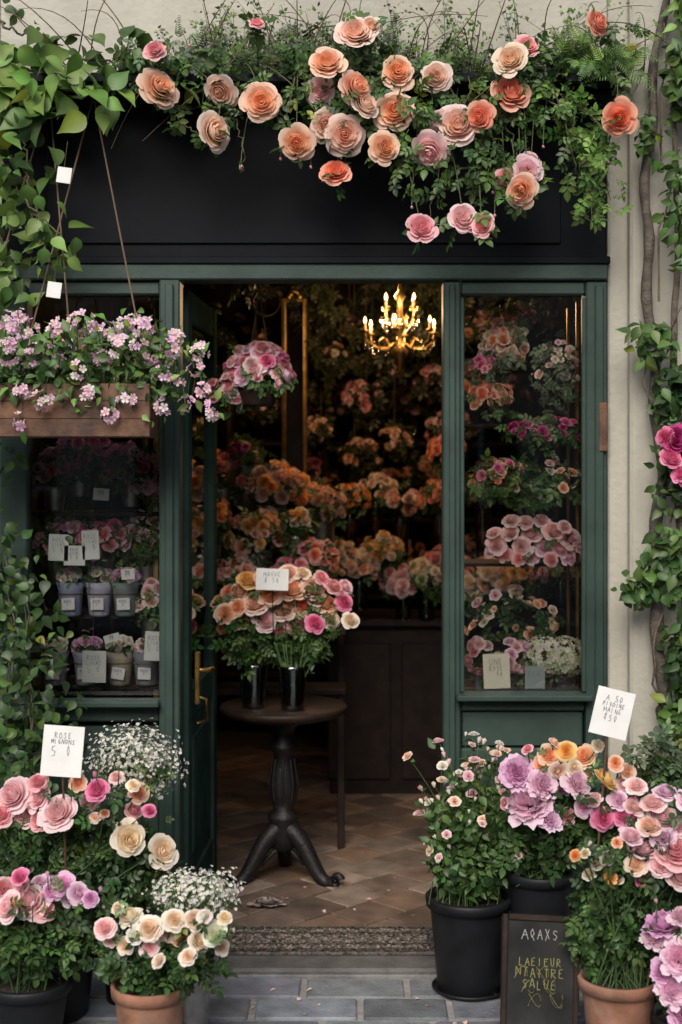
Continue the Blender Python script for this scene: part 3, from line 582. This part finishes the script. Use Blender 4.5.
def spray(b,pts,n,tpl,s,pal,jit=.035,dr=.8,rr=.003):
    q=poly(pts,26); q[1:-1]+=rng.normal(0,.006,(24,3)); b.tube(q,np.linspace(rr*1.3,rr*.5,26),'bark',5,(.09,.08,.045)); Q=q[rng.integers(2,26,n)]+rng.normal(0,jit,(n,3)); leaves(b,tpl,Q,(0,-.9,.3),s,pal,dr)
for pts,n,pl in [([(.30,-.25,3.1),(.36,-.3,2.9),(.30,-.3,2.66)],18,'mid'),([(.38,-.25,3.15),(.50,-.3,2.9),(.44,-.3,2.68)],30,'mid'),([(.55,-.25,3.1),(.62,-.3,2.85),(.62,-.3,2.72)],22,'mid'),([(-.50,-.25,3.2),(-.36,-.3,3.0),(-.34,-.3,2.87)],12,'mid'),([(.1,-.25,3.2),(.22,-.32,3.0),(.20,-.3,2.8)],20,'mid'),([(.1,-.25,3.2),(.02,-.32,3.0),(.0,-.3,2.88)],16,'mid'),
  ([(.70,-.2,3.2),(.86,-.28,2.95),(.88,-.28,2.68)],56,'light'),([(.75,-.2,3.2),(.92,-.26,3.0),(.95,-.26,2.74)],50,'light'),([(.6,-.2,3.22),(.78,-.28,3.05),(.83,-.28,2.8)],36,'mid'),([(-.62,-.2,3.2),(-.6,-.28,3.05),(-.50,-.3,2.97)],14,'mid')]:
    spray(b,pts,n,SPRIG,.075,pl,.028)
for _ in range(56):
    x=rng.uniform(-1.0,1.1); s=np.array([x,-.12,3.22]); e=s+np.array([rng.normal(0,.26),-.1+rng.normal(0,.06),rng.uniform(.1,.42) if rng.random()<.65 else -rng.uniform(.1,.4)]); b.tube(bez(s,(s+e)/2+np.array([rng.normal(0,.08),-.12,.12]),e,10),np.linspace(.003,.001,10),'bark',4,(.13,.09,.055))
b.done()
b=B('fern_planting')
n=150; Q=np.stack([rng.uniform(-.6,1.0,n),rng.uniform(-.2,-.03,n),3.22+.06*rng.random(n)],1); leaves(b,FERN,Q,(0,-.8,.5),.09,'mid',-.9,.6)
n=90; Q=np.stack([rng.uniform(-.62,.22,n),rng.uniform(-.15,-.02,n),3.26+.12*rng.random(n)],1); leaves(b,FERN,Q,(0,-.9,.2),.08,'grey',-1.2,.5)
n=100; Q=np.stack([rng.uniform(.78,1.08,n),rng.uniform(-.28,-.05,n),3.2+.12*rng.random(n)],1); leaves(b,FERN,Q,(0,-.9,.2),.10,'light',-.2,.6)
for _ in range(150):
    x=rng.uniform(-.62,.30) if rng.random()<.7 else rng.uniform(.3,.95); s=np.array([x,-.08,3.23]); e=s+np.array([rng.normal(0,.10),rng.normal(-.03,.03),rng.uniform(.08,.32)*rng.uniform(.6,1)]); q=bez(s,(s[0],s[1],(s[2]+e[2])/2),e,8); b.tube(q,np.linspace(.0018,.0007,8),'leaf',4,(.08,.13,.05)); leaves(b,LEAF,np.repeat(q[2:],4,0)+rng.normal(0,.014,(24,3)),(0,-.8,.4),.018,'light' if rng.random()<.6 else 'grey',-.4)
b.box((-.137,-.06,3.215),(2.1,.14,.03),'soil',.004); b.done()
b=B('climbing_hydrangea')
for pts,n,s,pl in [([(-1.32,-.12,3.25),(-1.2,-.2,3.12),(-1.05,-.26,3.08)],54,.12,'light'),([(-1.3,-.12,3.2),(-1.0,-.25,3.2),(-.80,-.28,3.08)],44,.10,'light'),([(-1.2,-.15,3.26),(-1.0,-.2,3.26),(-.7,-.22,3.24),(-.55,-.22,3.2)],70,.075,'mid'),([(-1.28,-.15,3.0),(-1.1,-.25,2.72),(-.98,-.28,2.62)],26,.085,'light'),([(-1.3,-.15,2.8),(-1.22,-.25,2.5),(-1.12,-.28,2.42)],44,.07,'light'),([(-1.3,-.15,3.1),(-1.22,-.15,2.6),(-1.25,-.1,2.3)],80,.06,'mid'),([(-1.2,-.15,3.15),(-1.12,-.22,2.95),(-1.1,-.25,2.78)],26,.07,'mid'),([(-1.28,-.12,3.46),(-1.2,-.15,3.38),(-1.0,-.15,3.32)],28,.05,'mid'),([(-1.1,-.2,2.75),(-1.05,-.25,2.55),(-1.0,-.28,2.50)],24,.07,'light')]:
    spray(b,pts,n,BIGLEAF,s,pl,.05,.7,.005)
b.done()
for x,z in ((-.965,2.82),(-1.0,2.42)):
    b=B('hanging_tag'); card(b,(x,-.31,z),.05,.055,[],roll=R(8),paper=(.68,.68,.66)); b.tube([(x,-.308,z+.027),(x+.01,-.30,z+.12)],.001,'rope',3); b.done()
HB=empty('hanging_flower_box')
b=B('wooden_box'); x0,x1=-1.36,-.645; yc=-.36
for z in (1.935,1.995,2.055): 
    for yy in(-.46,-.26): b.box(((x0+x1)/2,yy,z),(x1-x0,.018,.0595),'box_wood',.0025)
    for xx in(x0+.009,x1-.009): b.box((xx,yc,z),(.018,.18,.0595),'box_wood',.0025)
b.box(((x0+x1)/2,yc,1.912),(x1-x0,.2,.014),'box_wood',.003); b.box(((x0+x1)/2,yc,2.05),(x1-x0-.04,.17,.02),'soil',.003)
b.done(HB)
b=B('ropes')
for a,c in (((-.90,-.10,3.15),(-.66,-.36,2.08)),((-1.06,-.10,3.15),(-.92,-.36,2.08)),((-1.06,-.10,3.15),(-1.30,-.36,2.08)),((-.90,-.10,3.15),(-1.12,-.36,2.08))): b.tube(poly([a,c],8),.0035,'rope',6)
b.done(HB)
b=B('trailing_phlox')
n=80; H=np.stack([rng.uniform(-1.34,-.58,n),rng.uniform(-.50,-.24,n),rng.uniform(2.11,2.33,n)],1)
H[:,2]-=np.maximum(0,H[:,0]+.72)*.6; H2=np.array([(-.56,-.42,2.10),(-.50,-.42,2.14),(-.47,-.42,2.07),(-.53,-.43,2.02),(-.60,-.44,2.01),(-1.0,-.5,2.03),(-1.07,-.5,2.06),(-.48,-.4,2.2),(-.57,-.4,2.24),(-.85,-.5,2.05),(-.72,-.5,2.03),(-1.08,-.5,1.96),(-.78,-.5,1.98),(-.45,-.4,2.0)])
H=np.concatenate([H,H2]); 
for h in H:
    m=rng.integers(6,14); Pq=h+norm(rng.normal(size=(m,3)))*rng.uniform(.018,.032); ci,co=colarr(['lilacp','ppink','white','lilac'],m); heads(b,[FLORET],Pq,Pq-h+np.array([0,-.016,.008]),rng.uniform(.010,.018,m),ci*np.array([.95,.65,.85]),co)
for h in H: b.tube(bez((h[0]*.85-.13,-.36,2.05),(h[0]*.9-.08,-.38,2.25),h,7),.0018,'leaf',4,GREEN)
Q=np.stack([rng.uniform(-1.36,-.58,900),rng.uniform(-.50,-.22,900),2.04+.22*rng.random(900)**1.2],1); leaves(b,LEAF,Q,(0,-.7,.5),.046,'mid'); Q=H[rng.integers(0,len(H),420)]+rng.normal(0,.03,(420,3))-np.array([0,-.02,.02]); leaves(b,LEAF,Q,(0,-.7,.4),.04,'light')
b.done(HB)

b=B('wisteria_vine')
tr=[(1.16,-.12,0),(1.19,-.14,.5),(1.17,-.13,.95),(1.13,-.12,1.4),(1.16,-.13,1.8),(1.12,-.12,2.3),(1.10,-.13,2.75),(1.13,-.12,3.2),(1.2,-.12,3.7)]
q=poly(tr,70); q+=np.stack([.008*np.sin(np.arange(70)*.8),.006*np.cos(np.arange(70)*.7),np.zeros(70)],1); b.tube(q,np.linspace(.028,.014,70)*(1+.12*np.sin(np.arange(70)*1.7)),'bark',10,(.09,.075,.06))
q2=poly([(1.26,-.1,0),(1.22,-.13,.7),(1.25,-.12,1.3),(1.19,-.14,2.0),(1.22,-.12,2.6),(1.2,-.13,3.3)],60); b.tube(q2+rng.normal(0,.002,q2.shape),np.linspace(.02,.010,60),'bark',8,(.11,.085,.06))
for k in range(5):
    z0=.9+k*.5; b.tube(poly([(1.15,-.14,z0),(1.15+rng.normal(0,.05),-.17,z0+.25),(1.18+rng.normal(0,.06),-.14,z0+.5)],9)+rng.normal(0,.006,(9,3)),np.linspace(.005,.003,9),'bark',5,(.12,.09,.06))
for c,rad,n,tp,s,pl in [((1.12,-.18,2.25),(.10,.07,.08),80,LEAF,.055,'mid'),((1.22,-.18,2.05),(.11,.08,.14),170,LEAF,.06,'dark'),((1.05,-.18,1.36),(.07,.06,.08),70,LEAF,.05,'mid'),((1.17,-.18,1.45),(.10,.08,.15),170,LEAF,.055,'mid'),((1.24,-.18,1.15),(.11,.08,.18),200,LEAF,.055,'dark'),((1.22,-.18,.9),(.10,.08,.14),170,LEAF,.06,'mid'),((1.24,-.18,1.75),(.07,.08,.16),100,LEAF,.055,'dark'),((1.16,-.18,1.85),(.06,.05,.3),60,LEAF,.05,'mid'),
   ((1.24,-.18,3.2),(.10,.10,.2),170,LEAF,.06,'mid'),((1.25,-.2,3.45),(.09,.10,.12),110,LEAF,.065,'light'),((1.22,-.18,2.7),(.08,.08,.28),120,LEAF,.055,'mid'),((1.10,-.17,3.0),(.06,.05,.12),40,LEAF,.05,'mid')]:
    Q,e=ell(c,rad,n,.2); leaves(b,tp,Q,e*.6+np.array([0,-.9,.3]),s,pl,.5)
P,r,ci,co=layout((1.18,1.88),.0036,[(0,6,14,'magenta'),(10,-16,14,'magenta'),(-6,-12,12,'hot'),(14,-36,12,'magenta'),(-12,8,9,'hot'),(20,4,12,'magenta'),(24,-22,13,'magenta'),(2,-28,9,'hot')],-.26); heads(b,ROSE,P,np.tile([-.2,-1,.2],(8,1))+rng.normal(0,.3,(8,3)),r*1.1,ci,co)
for p in P: b.tube(bez(p,p+np.array([.02,.06,-.05]),(1.17,-.13,1.70)),.003,'leaf',4,GREEN)
b.done()
b=B('wall_hook_plate'); b.box((.965,-.035,1.95),(.03,.012,.18),'box_wood',.003); b.done()
b=B('ivy_plant')
for pts,n,s in [([(-1.3,-.25,.0),(-1.2,-.28,.8),(-1.15,-.25,1.2),(-1.2,-.2,1.5)],240,.05),([(-1.15,-.28,.5),(-1.08,-.3,.9),(-1.1,-.28,1.35)],180,.048),([(-1.25,-.3,.4),(-1.1,-.32,.75),(-1.0,-.32,.85)],160,.048),([(-1.25,-.2,1.2),(-1.29,-.2,1.9)],60,.05)]:
    spray(b,pts,n,BIGLEAF,s,'dark',.065,.5,.006); spray(b,pts,n//2,BIGLEAF,s*.95,'mid',.075,.5,.003)
b.done()

# ================================================================== POT GROUPS
def potted(name,origin,u,lst,y,potc,potr,poth,potm,pal='dark',leaf=(SPRIG,5,.068),fill=None,tpl=None,jit=.05,out=(0,-.7,.42),ex=None):
    b=B(name); P,r,ci,co=layout(origin,u,lst,y,jit); c=np.array([P[:,0].mean(),potc[1],P[:,2].min()-.1])
    if ex:
        n,cols,r0,r1,ec,er=ex; Pe=np.stack([ec[0]+er[0]*rng.uniform(-1,1,n),y+rng.uniform(-.02,.12,n),ec[2]+er[2]*rng.uniform(-1,1,n)],1)
        keep=[]; 
        for i in range(n):
            ok=np.min(np.linalg.norm((Pe[i]-P)[:,[0,2]],axis=1)-r)>r0*.55 and all(np.linalg.norm((Pe[i]-Pe[k])[[0,2]])>r0*1.5 for k in keep)
            if ok: keep.append(i)
        Pe=Pe[keep]; e1,e2=colarr(cols,len(Pe))
        P=np.concatenate([P,Pe]); r=np.concatenate([r,rng.uniform(r0*.7,r1,len(Pe))]); ci=np.concatenate([ci,e1]); co=np.concatenate([co,e2])
    heads(b,tpl or ROSE,P,norm(P-c)*.7+np.array(out)+rng.normal(0,.26,(len(P),3)),r*1.08,ci,co)
    stems(b,(potc[0],potc[1],poth-.03),P,potr*.35,.003,.3,GREEN,(leaf[0],leaf[1],leaf[2],pal))
    k=rng.integers(0,len(P),len(P)); Pb=P[k]+rng.normal(0,.03,(len(P),3))+np.array([0,-.01,.025]); kk=rng.random(len(P))<.45; Pb=Pb[kk]
    if len(Pb): heads(b,BUD,Pb,np.tile([0,-.3,.9],(len(Pb),1))+rng.normal(0,.3,(len(Pb),3)),rng.uniform(.010,.016,len(Pb)),ci[k][kk],co[k][kk]*.95); [b.tube([p_,p_+np.array([rng.normal(0,.01),.02,-.07])],.0018,'leaf',4,GREEN) for p_ in Pb]
    leaves(b,SPRIG,P[k]+rng.normal(0,.025,(len(P),3))+np.array([0,-.005,-.01]),(0,-.6,.5),.05,'mid')
    if fill:
        for (fc,fr,n,t,s,pl) in fill:
            Q,e=ell(fc,fr,n,.35); Q=Q[Q[:,2]>.1]; leaves(b,t,Q,(0,-.6,.45),s,pl,.2)
            for _ in range(int(n/14)):
                e_=Q[rng.integers(len(Q))]; b.tube(bez((potc[0]+rng.normal(0,potr*.4),potc[1]+rng.normal(0,potr*.4),poth-.03),(potc[0]*.7+e_[0]*.3,potc[1],(poth+e_[2])/2),e_),.002,'leaf',4,GREEN)
    if potr>0: pot(b,(potc[0],potc[1],0),potr,poth,potm)
    return b
b=potted('potted_rose_plant',(-.904,.718),.00320,[(-48,10,20,'ppink'),(2,-3,19,'ppink'),(40,20,13,'hot'),(70,-32,17,'cream'),(103,-49,16,'cream'),(78,10,11,'peach'),(92,-2,7,'hot'),(20,25,9,'peach'),(-20,26,10,'pink'),(-36,-12,13,'ppink'),(55,26,8,'ppink'),(-58,-8,14,'pink'),(75,22,7,'cream'),(-22,8,13,'ppink'),(-20,-14,11,'pink'),(28,2,10,'ppink')],-.70,(-.95,-.56),.15,.30,'black_plastic',
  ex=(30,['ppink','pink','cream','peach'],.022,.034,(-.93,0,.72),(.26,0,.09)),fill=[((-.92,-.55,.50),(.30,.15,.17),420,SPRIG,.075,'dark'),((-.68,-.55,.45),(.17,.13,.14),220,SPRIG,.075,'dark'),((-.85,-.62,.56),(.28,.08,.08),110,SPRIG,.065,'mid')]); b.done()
b=potted('potted_rose_plant',(-.915,.490),.0030,[(-10,0,18,'ppink'),(-30,-3,15,'ppink'),(22,15,13,'lilac'),(40,7,12,'lilacp'),(-18,27,9,'hot'),(5,-8,13,'pink'),(52,2,9,'lilac'),(30,-4,10,'lilacp'),(-38,10,12,'pink'),(12,8,10,'lilac'),(-20,12,10,'ppink'),(-2,14,9,'lilacp')],-.93,(-.98,-.80),.13,.20,'black_plastic',
  ex=(14,['ppink','lilacp','hot'],.018,.03,(-.94,0,.48),(.17,0,.05)),fill=[((-.94,-.82,.34),(.24,.12,.12),300,SPRIG,.07,'dark'),((-.91,-.90,.35),(.20,.05,.08),90,SPRIG,.06,'mid')]); b.done()
b=potted('potted_rose_plant',(-.517,.43),.00292,[(-60,10,12,'ppink'),(-38,15,14,'cream'),(-15,10,14,'cream'),(10,17,12,'cream'),(15,-5,13,'peach'),(30,15,12,'cream'),(35,-5,11,'cream'),(50,5,12,'white'),(-55,-5,9,'ppink'),(-40,-10,10,'cream'),(-15,-10,10,'ppink'),(0,0,10,'cream'),(57,-15,9,'cream'),(25,-15,9,'cream'),(-28,2,11,'white'),(-5,-20,8,'cream'),(40,22,8,'white'),(-50,24,7,'cream'),(60,18,8,'cream')],-1.08,(-.575,-.97),.112,.25,'terracotta',
  ex=(20,['cream','white','ppink','pale'],.018,.030,(-.53,0,.43),(.17,0,.06)),fill=[((-.54,-.96,.32),(.20,.11,.09),300,SPRIG,.065,'dark'),((-.54,-1.03,.32),(.17,.05,.07),90,SPRIG,.055,'mid')]); b.done()
def breath(name,c,rad,n,potc,poth,potr=.09,pm='zinc'):
    b=B(name); P,d=ell(c,rad,n,.3,front=False); P+=rng.normal(0,.014,P.shape); P[:,2]=np.maximum(P[:,2],c[2]-rad[2]*.8); ci,co=colarr('white',n); heads(b,[FLORET],P,d+rng.normal(0,.5,(n,3))+np.array([0,-.3,.4]),rng.uniform(.004,.008,n),ci,co)
    for _ in range(70):
        e=P[rng.integers(n)]; s=np.array([potc[0]+rng.normal(0,.03),potc[1]+rng.normal(0,.03),poth-.02]); b.tube(bez(s,(s[0]*.6+e[0]*.4,s[1],(s[2]+e[2])/2),e,7),.0013,'leaf',3,(.10,.15,.07))
    for _ in range(260):
        e=P[rng.integers(n)]; f=e+rng.normal(0,.02,3)-np.array([0,0,.03]); b.tube([e,f,f*.6+np.array(c)*.4],.0007,'leaf',3,(.12,.17,.08))
    Q,e=ell((c[0],c[1],c[2]-rad[2]*.3),np.array(rad)*.8,220,.2); leaves(b,THIN,Q,(0,-.5,.5),.05,'mid',-.5); pot(b,(potc[0],potc[1],0),potr,poth,pm); b.done()
breath('babys_breath_plant',(-.70,-.44,.80),(.18,.12,.14),1500,(-.72,-.44),.55,.10,'black_plastic'); breath('babys_breath_plant',(-.46,-.79,.47),(.15,.10,.06),1300,(-.49,-.76),.32)
b=B('potted_spray_rose'); n=130; base=np.array([.443,-.35,.31])
P=[]
for i in range(n):
    z=rng.uniform(.50,.88); x=.453+np.clip(rng.normal(0,.12),-.22,.22)*(.55+.45*min(1,(z-.45)/.3)); P.append((x,-.35+rng.uniform(-.17,.12),z-abs(x-.46)*.3))
P=np.array(P); ci,co=colarr(['ppink','white','cream','ppink','pale'],n); k=rng.random(n)<.5
heads(b,BUD,P[k],norm(P[k]-base)+rng.normal(0,.2,(k.sum(),3)),rng.uniform(.012,.019,k.sum()),ci[k],co[k]); heads(b,ROSEL,P[~k],norm(P[~k]-base)+np.array([0,-.5,.1])+rng.normal(0,.2,((~k).sum(),3)),rng.uniform(.012,.024,(~k).sum()),ci[~k],co[~k])
stems(b,base,P,.05,.0016,.35,(.08,.13,.04),(LEAF,7,.040,'mid'))
Q,e=ell((.443,-.35,.50),(.16,.15,.19),760,.3); leaves(b,LEAF,Q,(0,-.6,.4),.038,'mid',-.1); Q,e=ell((.443,-.37,.42),(.15,.14,.10),400,.3); leaves(b,LEAF,Q,(0,-.6,.4),.040,'dark',-.1)
pot(b,(.443,-.35,0),.143,.325,'black_plastic'); b.lathe((.443,-.35,0),[(0,.001),(.12,.001),(.13,.012),(.125,.015)],'black_plastic',30); b.done()
b=potted('potted_peony_plant',(.745,.750),.0033,[(-38,-15,25,'lilacp'),(-50,14,17,'lilac'),(-25,4,15,'lilacp'),(10,5,14,'lilacp'),(-5,-5,12,'lilac'),(-18,-30,12,'lilacp')],-.56,(.678,-.42),.11,.43,'black_plastic',tpl=PEONY,fill=[((.70,-.43,.56),(.20,.13,.14),360,SPRIG,.075,'dark'),((.80,-.45,.62),(.16,.1,.11),160,SPRIG,.075,'mid')])
P,r,ci,co=layout((.745,.750),.0033,[(-17,30,12,'peach'),(0,35,11,'yellow'),(-24,22,10,'peach'),(20,28,13,'peach'),(39,8,16,'yellow'),(35,-30,12,'hot'),(54,-27,10,'hot'),(2,-32,9,'pink'),(25,-10,9,'ppink'),(-40,38,6,'pink'),(8,18,10,'cream'),(48,24,8,'peach'),(-60,-20,7,'pink'),(32,40,7,'cream'),(-12,44,6,'pale'),(60,0,10,'ppink'),(50,-12,11,'lilacp'),(15,-20,10,'lilacp'),(-8,16,10,'pale'),(65,-18,10,'magenta'),(62,14,9,'pale'),(20,8,9,'peach')],-.57,.045)
heads(b,ROSE,P,np.tile([.1,-.8,.5],(len(P),1))+rng.normal(0,.3,(len(P),3)),r*1.05,ci,co); stems(b,(.68,-.42,.40),P,.03,.0025,.3,GREEN,(SPRIG,4,.065,'mid')); b.done()
b=potted('potted_rose_plant',(.885,.64),.0030,[(10,5,17,'ppink'),(30,35,16,'ppink'),(-5,20,13,'ppink'),(-35,-12,9,'cream'),(-43,-25,8,'cream'),(-23,-25,7,'orange'),(40,5,21,'pink'),(35,60,14,'lilacp'),(20,50,13,'ppink'),(-15,-30,6,'cream'),(-27,-5,8,'cream'),(45,-20,16,'ppink'),(10,-30,8,'hot'),(45,28,15,'ppink'),(15,28,13,'pale'),(-50,0,5,'cream'),(0,-10,11,'pale'),(55,55,15,'lilacp'),(-20,14,6,'peach'),(2,44,11,'ppink'),(-58,-5,6,'orange'),(24,-8,13,'ppink'),(28,18,13,'lilacp')],-.96,(.85,-.90),.118,.245,'terracotta',
  ex=(30,['ppink','ppink','cream','pale'],.022,.040,(.99,0,.70),(.12,0,.15)),fill=[((.87,-.86,.40),(.16,.12,.15),380,SPRIG,.07,'dark'),((1.0,-.80,.56),(.15,.11,.16),260,SPRIG,.075,'dark'),((.80,-.90,.38),(.12,.06,.13),90,SPRIG,.06,'mid')]); b.done()
b=potted('potted_peony_plant',(.968,.375),.0029,[(-5,25,18,'lilac'),(6,0,20,'lilacp'),(0,-35,16,'lilacp'),(14,-60,18,'lilac'),(-14,10,12,'lilacp'),(22,20,18,'lilacp'),(28,-20,18,'lilac'),(10,40,12,'lilacp'),(-8,-18,12,'lilac')],-1.08,(1.06,-.98),.12,.16,'black_plastic',tpl=PEONY,fill=[((1.05,-.96,.30),(.14,.08,.14),160,SPRIG,.07,'dark')]); b.done()
b=potted('potted_shrub',(1.12,.80),.003,[(-10,10,8,'ppink'),(8,-10,8,'peach')],-.5,(1.12,-.45),.14,.35,'black_plastic',fill=[((1.10,-.48,.70),(.16,.14,.16),380,SPRIG,.07,'dark'),((1.06,-.5,.84),(.10,.1,.08),60,SPRIG,.07,'grey')]); b.done()
b=B('price_sign'); M=card(b,(-.885,-.74,.90),.13,.16,[('ROSE',.11),('MIGNONS',.085),('5 0',.18)],roll=R(4),pitch=R(-5)); b.tube([(-.885,-.735,.82),(-.885,-.66,.3)],.004,'box_wood',6); b.done()
b=B('price_sign'); M=card(b,(.885,-.62,1.0),.125,.155,[('A 50',.12),('PIVOINE',.085),('MAINE',.10),('850',.13)],roll=R(14),pitch=R(-5)); b.tube([(.87,-.615,.93),(.83,-.58,.35)],.004,'box_wood',6); b.done()
b=B('chalkboard_sign')
M=Matrix.Translation((.612,-.88,.205))@Matrix.Rotation(R(-3),4,'Z')@Matrix.Rotation(R(2),4,'Y')@Matrix.Rotation(R(-9),4,'X')
b.box((0,0,0),(.205,.008,.39),'slate',.001,M)
for sx in(-1,1): b.box((sx*.11,0,0),(.018,.022,.42),'dark_wood',.003,M)
for sz in(-1,1): b.box((0,0,sz*.203),(.20,.020,.018),'dark_wood',.003,M)
M2=M@Matrix.Translation((0,-.0045,0))
write(b,M2,[('AQAXS',.075)],.2,.38,(.36,.36,.34),top=.97,th=.0019)
write(b,M2@Matrix.Translation((0,0,-.07)),[('LAEIEUR',.062),('NTAITRE',.07),('SALUE',.07)],.2,.38,(.24,.23,.07),top=.93,th=.0019)
for k in range(6):
    a=np.linspace(0,5,14)+k; q=np.stack([-.06+.022*k+.02*np.cos(a*1.3),np.full(14,-.008),.04+.02*np.sin(a*2)-.08*(k%3)/2],1); q=q@np.array(M)[:3,:3].T+np.array(M)[:3,3]; b.tube(q,.0008,'card',3,(.22,.21,.07))
L_=Matrix.Translation((.612,-.78,.20))@Matrix.Rotation(R(-3),4,'Z')@Matrix.Rotation(R(10),4,'X')
for sx in(-1,1): b.box((sx*.10,0,0),(.016,.016,.40),'dark_wood',.002,L_)
b.done()
b=B('crumpled_paper'); V,F,g=PEONY[0]; V=V*np.array([.07,.045,.03]); b.add(V+np.array([-.30,.50,.035]),F,'card',(.30,.24,.22)); b.done()
b=B('fallen_petals'); n=46; P=np.stack([rng.uniform(-.75,.95,n),rng.uniform(-1.0,-.25,n),np.full(n,.004)],1); P[:12,1]=rng.uniform(.3,.9,12); P[:12,2]=.02; P[:12,0]=rng.uniform(-.5,.35,12); ci,co=colarr(['ppink','pale','cream','pink'],n)
M=axis_M(np.tile([0,0,1.],(n,1))+rng.normal(0,.15,(n,3)),rng.uniform(.012,.022,n)); V_,F_,g_=leaf_tpl([.3,.9,1.,.7,.1],fold=.2,bend=.1,wid=.4); b.inst((V_,F_,g_),M,P,'petal',ci,co); b.done()

# ================================================================== LIGHT / CAMERA
w=bpy.data.worlds.new('World'); scene.world=w; w.use_nodes=True; N=w.node_tree.nodes; L=w.node_tree.links
bg=N['Background']; sky=N.new('ShaderNodeTexSky'); sky.sky_type='NISHITA'; sky.sun_disc=False
el,az=R(40),R(192)
sky.sun_elevation=el; sky.sun_rotation=az; sky.dust_density=4.; sky.air_density=1.0
L.new(sky.outputs[0],bg.inputs[0]); bg.inputs[1].default_value=.15
sd=bpy.data.lights.new('sun','SUN'); sd.energy=2.7; sd.angle=R(35); sd.color=(1,.975,.94)
so=bpy.data.objects.new('sun',sd); scene.collection.objects.link(so)
dirv=Vector((math.sin(az)*math.cos(el),math.cos(az)*math.cos(el),math.sin(el))); so.rotation_euler=dirv.to_track_quat('Z','Y').to_euler(); so.location=dirv*20
cam=bpy.data.cameras.new('camera'); co_=bpy.data.objects.new('camera',cam); scene.collection.objects.link(co_); scene.camera=co_
co_.location=(0,-5.19,1.81); co_.rotation_euler=(R(90),0,0); cam.sensor_fit='HORIZONTAL'; cam.sensor_width=36; cam.lens=36*1400/682; cam.shift_y=-47/682
cam.clip_start=.05; cam.clip_end=500; cam.dof.use_dof=True; cam.dof.focus_distance=4.9; cam.dof.aperture_fstop=3.2
scene.view_settings.view_transform='Standard'; scene.view_settings.look='None'; scene.view_settings.exposure=0
